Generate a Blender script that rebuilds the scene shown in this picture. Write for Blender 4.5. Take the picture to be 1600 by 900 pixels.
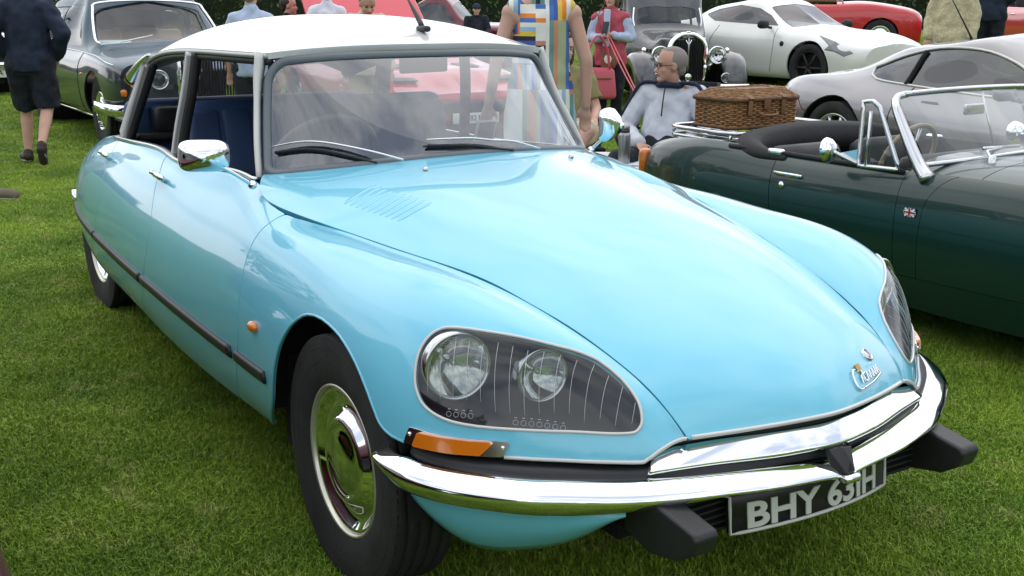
import bpy, bmesh, math, random
import numpy as np
from mathutils import Vector, Matrix
R = math.radians
SC = bpy.context.scene; C = SC.collection
for _o in list(bpy.data.objects): bpy.data.objects.remove(_o)
# ---------------------------------------------------------------- camera
cam_d = bpy.data.cameras.new('camera'); cam = bpy.data.objects.new('camera', cam_d); C.objects.link(cam)
cam_d.sensor_width = 36; cam_d.lens = 36*1740.0/1600; cam_d.clip_start = .05; cam_d.clip_end = 2000
_y, _p, _r = R(147.285), R(-14.5005), R(.3743)
_f = Vector((math.cos(_y)*math.cos(_p), math.sin(_y)*math.cos(_p), math.sin(_p)))
_rt = Vector((math.sin(_y), -math.cos(_y), 0)); _up = _rt.cross(_f)
_r2 = math.cos(_r)*_rt+math.sin(_r)*_up; _u2 = -math.sin(_r)*_rt+math.cos(_r)*_up
cam.matrix_world = Matrix(((_r2.x, _u2.x, -_f.x, 2.5194), (_r2.y, _u2.y, -_f.y, -1.9304), (_r2.z, _u2.z, -_f.z, 1.5052), (0, 0, 0, 1)))
SC.camera = cam
# ---------------------------------------------------------------- sky: bright broken overcast
wd = bpy.data.worlds.new('World'); SC.world = wd; wd.use_nodes = True
nt = wd.node_tree; nt.nodes.clear()
_o = nt.nodes.new('ShaderNodeOutputWorld'); _bg = nt.nodes.new('ShaderNodeBackground')
_sky = nt.nodes.new('ShaderNodeTexSky'); _sky.sky_type = 'NISHITA'; _sky.sun_disc = False
SUN_EL, SUN_ROT = R(56), R(-55)
_sky.sun_elevation = SUN_EL; _sky.sun_rotation = SUN_ROT; _sky.air_density = 1.2; _sky.dust_density = 2.5
_tc = nt.nodes.new('ShaderNodeTexCoord'); _nz = nt.nodes.new('ShaderNodeTexNoise'); _nz.inputs['Scale'].default_value = 2.2; _nz.inputs['Detail'].default_value = 6; _nz.inputs['Roughness'].default_value = .55
_mp = nt.nodes.new('ShaderNodeMapping'); _mp.inputs['Scale'].default_value = (1, 1, 2.2)
_rp = nt.nodes.new('ShaderNodeValToRGB'); _rp.color_ramp.elements[0].position = .38; _rp.color_ramp.elements[1].position = .56
_rp.color_ramp.elements[0].color = (4.6, 5.2, 6.3, 1); _rp.color_ramp.elements[1].color = (10.3, 10.4, 10.6, 1)
_mx = nt.nodes.new('ShaderNodeMixRGB'); _mx.inputs[0].default_value = .88
L = nt.links.new
L(_tc.outputs['Generated'], _mp.inputs['Vector']); L(_mp.outputs[0], _nz.inputs['Vector']); L(_nz.outputs['Fac'], _rp.inputs[0])
L(_sky.outputs[0], _mx.inputs[1]); L(_rp.outputs[0], _mx.inputs[2]); L(_mx.outputs[0], _bg.inputs[0]); L(_bg.outputs[0], _o.inputs[0])
_bg.inputs[1].default_value = .137
# ---------------------------------------------------------------- soft sun behind thin cloud
sun_d = bpy.data.lights.new('sun', 'SUN'); sun = bpy.data.objects.new('sun', sun_d); C.objects.link(sun)
sun_d.energy = .6; sun_d.angle = R(95); sun_d.color = (1, .96, .9)
_sd = Vector((math.sin(SUN_ROT)*math.cos(SUN_EL), math.cos(SUN_ROT)*math.cos(SUN_EL), math.sin(SUN_EL)))
sun.rotation_euler = _sd.to_track_quat('Z', 'Y').to_euler()
SC.view_settings.view_transform = 'Standard'; SC.view_settings.look = 'None'; SC.view_settings.exposure = 0.32; SC.view_settings.gamma = 1
SC.view_settings.use_curve_mapping = False
SC.render.engine = 'CYCLES'
SC.cycles.max_bounces = 7; SC.cycles.diffuse_bounces = 3; SC.cycles.transparent_max_bounces = 12; SC.cycles.glossy_bounces = 4; SC.cycles.transmission_bounces = 6
SC.cycles.use_adaptive_sampling = True
# ---------------------------------------------------------------- smooth surfaces
def bs_basis(n, t):
    """clamped uniform cubic B-spline basis, n control points, t in [0,1] -> (len(t), n)"""
    t = np.clip(np.asarray(t, float), 0, 1)
    kn = np.r_[[0.]*3, np.linspace(0, 1, n-2), [1.]*3]
    t = np.minimum(t, 1-1e-9)
    B = ((t[:, None] >= kn[None, :-1]) & (t[:, None] < kn[None, 1:])).astype(float)
    for d in (1, 2, 3):
        m = len(kn)-1-d
        a = kn[d:d+m]-kn[:m]; b = kn[d+1:d+1+m]-kn[1:1+m]
        w1 = np.where(a > 0, (t[:, None]-kn[:m])/np.where(a > 0, a, 1), 0)
        w2 = np.where(b > 0, (kn[d+1:d+1+m]-t[:, None])/np.where(b > 0, b, 1), 0)
        B = w1*B[:, :m]+w2*B[:, 1:m+1]
    return B

def bs_local(n, t):
    """span index and the four non-zero basis values of the clamped uniform cubic B-spline"""
    t = np.clip(np.asarray(t, float), 0, 1-1e-9); m = n-3; i = np.minimum((t*m).astype(int), m-1)
    kn = np.r_[[0.]*3, np.linspace(0, 1, n-2), [1.]*3]; k = i+3; N = [np.ones(len(t))]; L = [None]; Rr = [None]
    for j in (1, 2, 3):
        L.append(t-kn[k+1-j]); Rr.append(kn[k+j]-t); sv = np.zeros(len(t)); new = []
        for r in range(j):
            tmp = N[r]/(Rr[r+1]+L[j-r]); new.append(sv+Rr[r+1]*tmp); sv = L[j-r]*tmp
        new.append(sv); N = new
    return i, np.stack(N, 1)

KEEP = []
class Surf:
    """cubic spline sheet fitted smoothly through a grid of points"""
    def __init__(s, grid, nu=None, nv=None, lam=2e-4, us=None, vs=None):
        g = np.array(grid, float); a, b = g.shape[:2]
        nu = nu or a; nv = nv or b
        if us is None:
            d = np.r_[0, np.cumsum(np.linalg.norm(np.diff(g, axis=0), axis=2).mean(1)**.8)]; us = d/d[-1]
        if vs is None:
            d = np.r_[0, np.cumsum(np.linalg.norm(np.diff(g, axis=1), axis=2).mean(0)**.8)]; vs = d/d[-1]
        s.us, s.vs = us, vs; KEEP.append(s)
        def fit(t, n, Y):
            B = bs_basis(n, t); D = np.diff(np.eye(n), 3, axis=0) if n > 4 else np.zeros((1, n))
            return np.linalg.solve(B.T@B+lam*D.T@D+1e-9*np.eye(n), B.T@Y)
        c = fit(us, nu, g.reshape(a, -1)).reshape(nu, b, 3)
        c = fit(vs, nv, c.transpose(1, 0, 2).reshape(b, -1)).reshape(nv, nu, 3)
        s.c = c.transpose(1, 0, 2)
    def P(s, uv):
        uv = np.atleast_2d(uv)
        i, wu = bs_local(s.c.shape[0], uv[:, 0]); j, wv = bs_local(s.c.shape[1], uv[:, 1]); out = np.zeros((len(uv), 3))
        for a in range(4):
            for b in range(4): out += (wu[:, a]*wv[:, b])[:, None]*s.c[i+a, j+b]
        return out
    def N(s, uv, flip=1):
        uv = np.clip(np.atleast_2d(uv), 0, 1); h = 1e-3
        du = s.P(np.c_[np.minimum(uv[:, 0]+h, 1), uv[:, 1]])-s.P(np.c_[np.maximum(uv[:, 0]-h, 0), uv[:, 1]])
        dv = s.P(np.c_[uv[:, 0], np.minimum(uv[:, 1]+h, 1)])-s.P(np.c_[uv[:, 0], np.maximum(uv[:, 1]-h, 0)])
        n = np.cross(du, dv)*flip
        return n/(np.linalg.norm(n, axis=1, keepdims=True)+1e-12)

def densify(p, step, closed=False):
    p = np.array(p, float)
    if closed: p = np.vstack([p, p[:1]])
    out = []
    for a, b in zip(p[:-1], p[1:]):
        n = max(1, int(np.ceil(np.linalg.norm(b-a)/step)))
        out.append(a+(b-a)*np.arange(n)[:, None]/n)
    out = np.vstack(out)
    return out if closed else np.vstack([out, p[-1:]])

def smooth_line(p, n=60, closed=False):
    """Catmull-Rom through points (any dimension), n samples"""
    p = np.array(p, float)
    if closed: q = np.vstack([p[-1:], p, p[:2]])
    else: q = np.vstack([2*p[:1]-p[1:2], p, 2*p[-1:]-p[-2:-1]])
    m = len(q)-3
    d = np.linalg.norm(np.diff(q[1:-1], axis=0), axis=1); s = np.r_[0, np.cumsum(d)]
    t = np.linspace(0, s[-1], n, endpoint=not closed)
    i = np.clip(np.searchsorted(s, t, side='right')-1, 0, m-1)
    f = ((t-s[i])/np.maximum(d[i], 1e-9))[:, None]
    a, b, c, e = q[i], q[i+1], q[i+2], q[i+3]
    return .5*(2*b+(c-a)*f+(2*a-5*b+4*c-e)*f**2+(3*b-a-3*c+e)*f**3)

def inside(poly, p):
    x, y = p[:, 0], p[:, 1]; r = np.zeros(len(p), bool)
    for (x0, y0), (x1, y1) in zip(poly, np.roll(poly, -1, axis=0)):
        if y0 == y1: continue
        r ^= ((y0 > y) != (y1 > y)) & (x < (x1-x0)*(y-y0)/(y1-y0)+x0)
    return r

def seg_dist(p, q):
    """distance of points p to the polyline q (closed), any dimension"""
    a = q; d = np.roll(q, -1, axis=0)-q; best = np.full(len(p), 1e9)
    L = (d*d).sum(1)+1e-18
    for i in range(len(a)):
        w = p-a[i]; t = np.clip(w@d[i]/L[i], 0, 1)
        r = w-t[:, None]*d[i]; best = np.minimum(best, (r*r).sum(1))
    return np.sqrt(best)

def cut_tris(V, T, f):
    """keep the part of a triangle mesh where the vertex field f > 0"""
    s = f > 0; k = s[T].sum(1)
    keep = [T[k == 3]]; V = list(map(tuple, V)); cache = {}
    def mid(a, b):
        key = (a, b) if a < b else (b, a)
        if key not in cache:
            t = f[a]/(f[a]-f[b]); pa, pb = V[a], V[b]
            cache[key] = len(V); V.append(tuple(x+(y-x)*t for x, y in zip(pa, pb)))
        return cache[key]
    new = []
    for t in T[k == 1]:
        i = int(np.argmax(s[t])); a, b, c = t[i], t[(i+1) % 3], t[(i+2) % 3]
        new.append((a, mid(a, b), mid(a, c)))
    for t in T[k == 2]:
        i = int(np.argmin(s[t])); a, b, c = t[i], t[(i+1) % 3], t[(i+2) % 3]
        ab, ac = mid(a, b), mid(a, c); new += [(ab, b, c), (ab, c, ac)]
    if new: keep.append(np.array(new, int))
    T = np.vstack(keep); V = np.array(V)
    u, inv = np.unique(T, return_inverse=True)
    return V[u], inv.reshape(-1, 3)

def grid_tris(nu, nv):
    U, W = np.meshgrid(np.linspace(0, 1, nu), np.linspace(0, 1, nv), indexing='ij')
    V = np.c_[U.ravel(), W.ravel()]
    i, j = np.meshgrid(np.arange(nu-1), np.arange(nv-1), indexing='ij'); a = (i*nv+j).ravel()
    T = np.vstack([np.c_[a, a+nv, a+nv+1], np.c_[a, a+nv+1, a+1]])
    return V, T

def patch(surf, poly=None, holes=(), res=(100, 60), gap=.0022):
    """uv triangles of a sheet inside a uv polygon and outside the uv hole polygons"""
    V, T = grid_tris(*res)
    for pg, sg in ([(poly, 1)] if poly is not None else [])+[(h, -1) for h in holes]:
        pg = densify(pg, .02, True)
        lo, hi = pg.min(0)-.03, pg.max(0)+.03
        near = ((V >= lo) & (V <= hi)).all(1); f = np.full(len(V), -1.)
        if sg > 0:
            T = T[near[T].any(1)]; u, inv = np.unique(T, return_inverse=True); V = V[u]; T = inv.reshape(-1, 3); near = ((V >= lo) & (V <= hi)).all(1); f = np.full(len(V), -1.)
        Vn = V[near]; f[near] = np.where(inside(pg, Vn), 1., -1.)*np.minimum(seg_dist(surf.P(Vn), surf.P(np.clip(pg, 0, 1))), 1)
        V, T = cut_tris(V, T, f*sg-gap)
    return V, T
# ---------------------------------------------------------------- materials
M = {}
def mat(name, col, rough=.5, metal=0., coat=0., spec=.5, var=0., vscale=8., bump=0., bscale=60., trans=0., emit=None, ior=1.45, sheen=0., dirt=None, flake=0., coatr=.03):
    m = bpy.data.materials.new(name); m.use_nodes = True; t = m.node_tree; b = t.nodes['Principled BSDF']
    b.inputs['Base Color'].default_value = (*col, 1); b.inputs['Roughness'].default_value = rough; b.inputs['Metallic'].default_value = metal
    b.inputs['Coat Weight'].default_value = coat; b.inputs['Coat Roughness'].default_value = coatr; b.inputs['Specular IOR Level'].default_value = spec
    b.inputs['IOR'].default_value = ior; b.inputs['Transmission Weight'].default_value = trans
    if sheen: b.inputs['Sheen Weight'].default_value = sheen
    if emit: b.inputs['Emission Color'].default_value = (*emit[0], 1); b.inputs['Emission Strength'].default_value = emit[1]
    tc = t.nodes.new('ShaderNodeTexCoord')
    if var or dirt:
        n = t.nodes.new('ShaderNodeTexNoise'); n.inputs['Scale'].default_value = vscale; n.inputs['Detail'].default_value = 6
        t.links.new(tc.outputs['Object'], n.inputs['Vector'])
        r = t.nodes.new('ShaderNodeValToRGB'); r.color_ramp.elements[0].position = .3; r.color_ramp.elements[1].position = .7
        lo = [max(0, x*(1-var)) for x in col]; hi = [min(1, x*(1+var)) for x in col]
        if dirt: lo = dirt
        r.color_ramp.elements[0].color = (*lo, 1); r.color_ramp.elements[1].color = (*hi, 1)
        t.links.new(n.outputs['Fac'], r.inputs[0]); t.links.new(r.outputs[0], b.inputs['Base Color'])
        mr = t.nodes.new('ShaderNodeMapRange'); mr.inputs['To Min'].default_value = min(1, rough*1.25); mr.inputs['To Max'].default_value = rough*.8
        t.links.new(n.outputs['Fac'], mr.inputs[0]); t.links.new(mr.outputs[0], b.inputs['Roughness'])
    if bump:
        n = t.nodes.new('ShaderNodeTexNoise'); n.inputs['Scale'].default_value = bscale; n.inputs['Detail'].default_value = 4
        t.links.new(tc.outputs['Object'], n.inputs['Vector'])
        bp = t.nodes.new('ShaderNodeBump'); bp.inputs['Strength'].default_value = bump; bp.inputs['Distance'].default_value = .01
        t.links.new(n.outputs['Fac'], bp.inputs['Height']); t.links.new(bp.outputs[0], b.inputs['Normal'])
    M[name] = m; return m
def glass(name, tint=(.9, .93, .93), rough=0., fres=1.5, base=.0):
    """thin window pane: see-through tint plus a mirror reflection that grows at grazing angles"""
    m = bpy.data.materials.new(name); m.use_nodes = True; t = m.node_tree; t.nodes.clear()
    o = t.nodes.new('ShaderNodeOutputMaterial'); mx = t.nodes.new('ShaderNodeMixShader'); tr = t.nodes.new('ShaderNodeBsdfTransparent'); gl = t.nodes.new('ShaderNodeBsdfGlossy')
    fr = t.nodes.new('ShaderNodeLayerWeight'); fr.inputs[0].default_value = .5; pw = t.nodes.new('ShaderNodeMath'); pw.operation = 'POWER'; pw.inputs[1].default_value = 4.5
    ad = t.nodes.new('ShaderNodeMath'); ad.operation = 'MULTIPLY_ADD'; ad.inputs[1].default_value = .85; ad.inputs[2].default_value = .07+base; ad.use_clamp = True
    tr.inputs[0].default_value = (*tint, 1); gl.inputs['Roughness'].default_value = rough; gl.inputs[0].default_value = (.95, .97, 1, 1)
    t.links.new(fr.outputs['Facing'], pw.inputs[0]); t.links.new(pw.outputs[0], ad.inputs[0]); t.links.new(ad.outputs[0], mx.inputs[0]); t.links.new(tr.outputs[0], mx.inputs[1]); t.links.new(gl.outputs[0], mx.inputs[2]); t.links.new(mx.outputs[0], o.inputs[0])
    M[name] = m; return m
def paint(name, col, rough=.35, coat=1., var=.03, metal=0.): return mat(name, col, rough=rough, coat=coat, spec=.4, var=var, vscale=3, metal=metal)

# ---------------------------------------------------------------- objects
def tag(o, label=None, cat=None, group=None, kind=None):
    if label: o['label'] = label
    if cat: o['category'] = cat
    if group: o['group'] = group
    if kind: o['kind'] = kind
    return o
def empty(name, loc=(0, 0, 0), rz=0., label=None, cat=None, group=None, parent=None):
    o = bpy.data.objects.new(name, None); C.objects.link(o); o.location = loc; o.rotation_euler = (0, 0, rz); o.empty_display_size = .2
    if parent is not None: o.parent = parent
    return tag(o, label, cat, group)
def link(name, me, m=None, parent=None):
    o = bpy.data.objects.new(name, me); C.objects.link(o)
    if m is not None: me.materials.append(M[m] if isinstance(m, str) else m)
    if parent is not None: o.parent = parent
    return o
def pyobj(name, V, F, m, parent=None, normals=None, smooth=True):
    me = bpy.data.meshes.new(name); me.from_pydata([tuple(map(float, v)) for v in V], [], [tuple(map(int, f)) for f in F])
    if smooth: me.polygons.foreach_set('use_smooth', [True]*len(me.polygons))
    me.update()
    if normals is not None: me.normals_split_custom_set_from_vertices([tuple(map(float, n)) for n in normals])
    return link(name, me, m, parent)
def copy_tree(o, parent=None, loc=None, rz=None):
    c = o.copy(); C.objects.link(c); c.parent = parent
    for ch in [x for x in o.children]: copy_tree(ch, c)
    if loc is not None: c.location = loc
    if rz is not None: c.rotation_euler = (0, 0, rz)
    return c

def frames(P, up=(0, 0, 1), closed=False):
    P = np.array(P, float)
    if closed: T = np.roll(P, -1, 0)-np.roll(P, 1, 0)
    else: T = np.gradient(P, axis=0)
    T /= np.linalg.norm(T, axis=1, keepdims=True)+1e-12
    up = np.array(up, float)
    if up.ndim == 1: up = np.repeat(up[None], len(P), 0)
    S = np.cross(T, up); bad = np.linalg.norm(S, axis=1) < 1e-3
    S[bad] = np.cross(T[bad], [1, .02, 0]); S /= np.linalg.norm(S, axis=1, keepdims=True)+1e-12
    U = np.cross(S, T); return T, S, U

class MB:
    """collects shapes into one mesh"""
    def __init__(s): s.V = []; s.F = []; s.sm = []
    def add(s, V, F, smooth=True):
        n = len(s.V); s.V += [tuple(map(float, v)) for v in V]; s.F += [tuple(int(i)+n for i in f) for f in F]; s.sm += [smooth]*len(F); return s
    def box(s, c, d, rot=None, taper=None):
        x, y, z = (k/2 for k in d); V = np.array([(a*x, b*y, e*z) for e in (-1, 1) for b in (-1, 1) for a in (-1, 1)], float)
        if taper: V[4:, 0] *= taper[0]; V[4:, 1] *= taper[1]
        if rot is not None: V = V@np.array(Matrix.Rotation(rot[0], 3, rot[1]) if isinstance(rot, tuple) else rot).T
        return s.add(V+np.array(c), [(0, 2, 3, 1), (4, 5, 7, 6), (0, 1, 5, 4), (2, 6, 7, 3), (0, 4, 6, 2), (1, 3, 7, 5)], False)
    def rbox(s, c, d, r=.02, rot=None, seg=2, taper=None):
        bm = bmesh.new(); bmesh.ops.create_cube(bm, size=1)
        for v in bm.verts:
            v.co = Vector((v.co.x*d[0], v.co.y*d[1], v.co.z*d[2]))
            if taper and v.co.z > 0: v.co.x *= taper[0]; v.co.y *= taper[1]
        bmesh.ops.bevel(bm, geom=list(bm.edges), offset=r, segments=seg, affect='EDGES', profile=.5)
        mt = Matrix.Identity(3) if rot is None else (Matrix.Rotation(rot[0], 3, rot[1]) if isinstance(rot, tuple) else rot)
        V = [mt@v.co+Vector(c) for v in bm.verts]; bm.verts.index_update(); F = [[v.index for v in f.verts] for f in bm.faces]; bm.free()
        return s.add(V, F, True)
    def tube(s, P, r, n=8, closed=False, cap=True, flat=None, up=(0, 0, 1)):
        P = np.array(P, float); T, S, U = frames(P, up, closed); k = len(P); r = np.broadcast_to(np.array(r, float), (k,))
        a = np.linspace(0, 2*np.pi, n, endpoint=False); fx, fz = flat or (1, 1)
        V = P[:, None]+r[:, None, None]*(np.cos(a)[None, :, None]*fx*S[:, None]+np.sin(a)[None, :, None]*fz*U[:, None])
        F = []
        for i in range(k if closed else k-1):
            j = (i+1) % k
            for q in range(n): F.append((i*n+q, i*n+(q+1) % n, j*n+(q+1) % n, j*n+q))
        if cap and not closed: F += [tuple(range(n))[::-1], tuple((k-1)*n+q for q in range(n))]
        return s.add(V.reshape(-1, 3), F)
    def sweep(s, P, prof, up=(0, 0, 1), closed=False, cap=True, smooth=True, scale=None):
        """profile points (side, up) carried along a path"""
        P = np.array(P, float); T, S, U = frames(P, up, closed); prof = np.array(prof, float); n = len(prof); k = len(P)
        sc = np.ones(k) if scale is None else np.array(scale)
        V = P[:, None]+sc[:, None, None]*(prof[None, :, :1]*S[:, None]+prof[None, :, 1:]*U[:, None]); F = []
        for i in range(k if closed else k-1):
            j = (i+1) % k
            for q in range(n): F.append((i*n+q, i*n+(q+1) % n, j*n+(q+1) % n, j*n+q))
        if cap and not closed: F += [tuple(range(n))[::-1], tuple((k-1)*n+q for q in range(n))]
        return s.add(V.reshape(-1, 3), F, smooth)
    def lathe(s, prof, o=(0, 0, 0), axis=(0, 0, 1), n=40, closed=False):
        """profile (radius, height) spun round an axis"""
        ax = Vector(axis).normalized(); q = ax.to_track_quat('Z', 'Y').to_matrix(); V = []; k = len(prof)
        for i in range(n):
            a = 2*math.pi*i/n
            for r, h in prof: V.append(q@Vector((r*math.cos(a), r*math.sin(a), h))+Vector(o))
        F = []
        for i in range(n):
            j = (i+1) % n
            for p in range(k if closed else k-1):
                p2 = (p+1) % k; F.append((i*k+p, j*k+p, j*k+p2, i*k+p2))
        return s.add(V, F)
    def sphere(s, c, r, n=16, m=10, rot=None):
        r = np.broadcast_to(np.array(r, float), (3,)); V = [(0, 0, -1)]; F = []
        for i in range(1, m):
            t = -math.pi/2+math.pi*i/m
            V += [(math.cos(t)*math.cos(2*math.pi*j/n), math.cos(t)*math.sin(2*math.pi*j/n), math.sin(t)) for j in range(n)]
        V.append((0, 0, 1)); top = len(V)-1
        for j in range(n):
            F.append((0, 1+(j+1) % n, 1+j)); F.append((top, top-n+j, top-n+(j+1) % n))
            for i in range(m-2): a = 1+i*n; F.append((a+j, a+(j+1) % n, a+n+(j+1) % n, a+n+j))
        V = np.array(V)*r
        if rot is not None: V = V@np.array(rot).T
        return s.add(V+np.array(c), F)
    def prism(s, poly, ext, o=(0, 0, 0)):
        """closed 3D polygon extruded by a vector"""
        P = np.array(poly, float)+np.array(o); n = len(P); V = np.vstack([P, P+np.array(ext)])
        F = [tuple(range(n))[::-1], tuple(range(n, 2*n))]+[(i, (i+1) % n, n+(i+1) % n, n+i) for i in range(n)]
        return s.add(V, F, False)
    def capsule(s, a, b, ra, rb, n=12, flat=(1, 1), up=(0, 0, 1)):
        a, b = np.array(a, float), np.array(b, float); d = b-a; l = np.linalg.norm(d)+1e-9; d /= l
        t = np.r_[[-.95, -.7, -.35], np.linspace(0, 1, 5), [1.35, 1.7, 1.95]]
        P = []; r = []
        for q in t:
            if q < 0: P.append(a+d*q*ra); r.append(ra*math.sqrt(max(0, 1-q*q)))
            elif q > 1: e = q-1; P.append(b+d*e*rb); r.append(rb*math.sqrt(max(0, 1-e*e)))
            else: P.append(a+d*l*q); r.append(ra+(rb-ra)*q)
        return s.tube(P, r, n, flat=flat, up=up)
    def build(s, name, m, parent=None, bevel=0., fix=True):
        me = bpy.data.meshes.new(name); me.from_pydata(s.V, [], s.F)
        me.polygons.foreach_set('use_smooth', s.sm); me.update()
        if fix:
            bm = bmesh.new(); bm.from_mesh(me); bmesh.ops.recalc_face_normals(bm, faces=list(bm.faces)); bm.to_mesh(me); bm.free()
        o = link(name, me, m, parent)
        if bevel:
            md = o.modifiers.new('bevel', 'BEVEL'); md.width = bevel; md.segments = 2; md.limit_method = 'ANGLE'; md.angle_limit = R(40)
        return o

SHEETS = {}
def sheet(name, surf, m, parent=None, poly=None, holes=(), res=(100, 60), gap=.0022, flip=1, rim=.012, off=0., mirror=False, thick_in=False, sub=None):
    """a panel cut from a smooth sheet, its edge folded inwards"""
    key_ = (id(surf), None if poly is None else np.array(poly).tobytes(), res, gap, off, rim)
    if key_ not in SHEETS:
        V, T = patch(surf, poly, holes, res, gap)
        if sub is not None:
            k = sub(surf.P(V)[T].mean(1)); T = T[k]
        P = surf.P(V); N = surf.N(V, flip)
        P = P+N*off
        # orient triangles with N
        fn = np.cross(P[T[:, 1]]-P[T[:, 0]], P[T[:, 2]]-P[T[:, 0]]); bad = (fn*N[T[:, 0]]).sum(1) < 0; T = T.copy(); T[bad] = T[bad][:, ::-1]
        E = np.vstack([T[:, [0, 1]], T[:, [1, 2]], T[:, [2, 0]]]); key = E[:, 0].astype(np.int64)*10**7+E[:, 1]; rev = E[:, 1].astype(np.int64)*10**7+E[:, 0]
        B = E[~np.isin(key, rev)]
        nP = len(P); PV = [P]; NV = [N]; TT = [T]
        if rim and len(B):
            a, b = B[:, 0], B[:, 1]; t = P[b]-P[a]; t /= np.linalg.norm(t, axis=1, keepdims=True)+1e-12; on = np.cross(t, N[a])  # outward
            k = len(B); c = .0016
            ring = [P[a], P[b], P[a]-N[a]*c+on*c*.6, P[b]-N[b]*c+on*c*.6, P[a]-N[a]*rim+on*c*.6, P[b]-N[b]*rim+on*c*.6]
            PV += ring; n2 = (N[a]+on); n2 /= np.linalg.norm(n2, axis=1, keepdims=True)
            NV += [n2, n2, on, on, on, on]; i = np.arange(k); q = lambda j: nP+j*k+i
            TT += [np.c_[q(0), q(2), q(3)], np.c_[q(0), q(3), q(1)], np.c_[q(2), q(4), q(5)], np.c_[q(2), q(5), q(3)]]
        P = np.vstack(PV); N = np.vstack(NV); T = np.vstack(TT)
        SHEETS[key_] = (P, N, T)
    P, N, T = SHEETS[key_]
    if mirror: P = P*[1, -1, 1]; N = N*[1, -1, 1]; T = T[:, ::-1]
    return pyobj(name, P, T, m, parent, normals=N)

def text_mesh(txt, size=.1, extrude=.001, bold=0.):
    cu = bpy.data.curves.new('lettering', 'FONT'); cu.body = txt; cu.size = size; cu.extrude = extrude; cu.offset = bold; cu.align_x = 'CENTER'; cu.align_y = 'CENTER'; cu.resolution_u = 4
    o = bpy.data.objects.new('lettering', cu); C.objects.link(o); bpy.context.view_layer.update()
    dg = bpy.context.evaluated_depsgraph_get(); me = bpy.data.meshes.new_from_object(o.evaluated_get(dg)); bpy.data.objects.remove(o); bpy.data.curves.remove(cu); return me
def text(name, txt, m, size, mtx, parent=None, extrude=.001, bold=0., warp=None, sx=1.):
    me = text_mesh(txt, size, extrude, bold); mtx = Matrix(mtx)
    for v in me.vertices:
        p = Vector((v.co.x*sx, v.co.y, v.co.z)); v.co = Vector(warp(p)) if warp else mtx@p
    me.update(); me.materials.clear(); return link(name, me, m, parent)
def frame3(o, x, y):
    """4x4 with local x along x, local y along y"""
    x = Vector(x).normalized(); z = x.cross(Vector(y)).normalized(); y = z.cross(x); o = Vector(o)
    return Matrix(((x.x, y.x, z.x, o.x), (x.y, y.y, z.y, o.y), (x.z, y.z, z.z, o.z), (0, 0, 0, 1)))

CHROME = mat('chrome', (.86, .87, .88), rough=.045, metal=1); mat('dull_chrome', (.62, .63, .64), rough=.18, metal=1); mat('alloy', (.55, .56, .57), rough=.3, metal=1)
mat('rubber', (.016, .016, .017), rough=.75, var=.25, vscale=20, bump=.15, bscale=150); mat('tyre', (.022, .022, .023), rough=.82, var=.3, vscale=9, bump=.2, bscale=120)
mat('black_plastic', (.018, .018, .02), rough=.42, bump=.1, bscale=200); mat('matt_black', (.008, .008, .009), rough=.9)
mat('seal', (.02, .021, .023), rough=.5); mat('amber', (.85, .22, .01), rough=.15, coat=1, trans=.25); mat('red_lens', (.5, .01, .012), rough=.12, coat=1)
mat('white', (.75, .75, .73), rough=.5); mat('plate_black', (.012, .012, .013), rough=.3); mat('plate_char', (.55, .56, .52), rough=.4)
mat('leather_navy', (.020, .050, .13), rough=.6, var=.25, vscale=5); mat('trim_black', (.014, .014, .016), rough=.6, var=.3, vscale=6)
mat('reflector', (.9, .9, .9), rough=.03, metal=1); glass('pane', (.86, .89, .88)); glass('screen', (.55, .585, .60), base=.085, fres=1.5); glass('lamp_glass', (.8, .82, .83), base=-.02); glass('lamp_face', (.80, .83, .80), base=.10, rough=.12); glass('dark_pane', (.28, .31, .32), base=.02)
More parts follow.
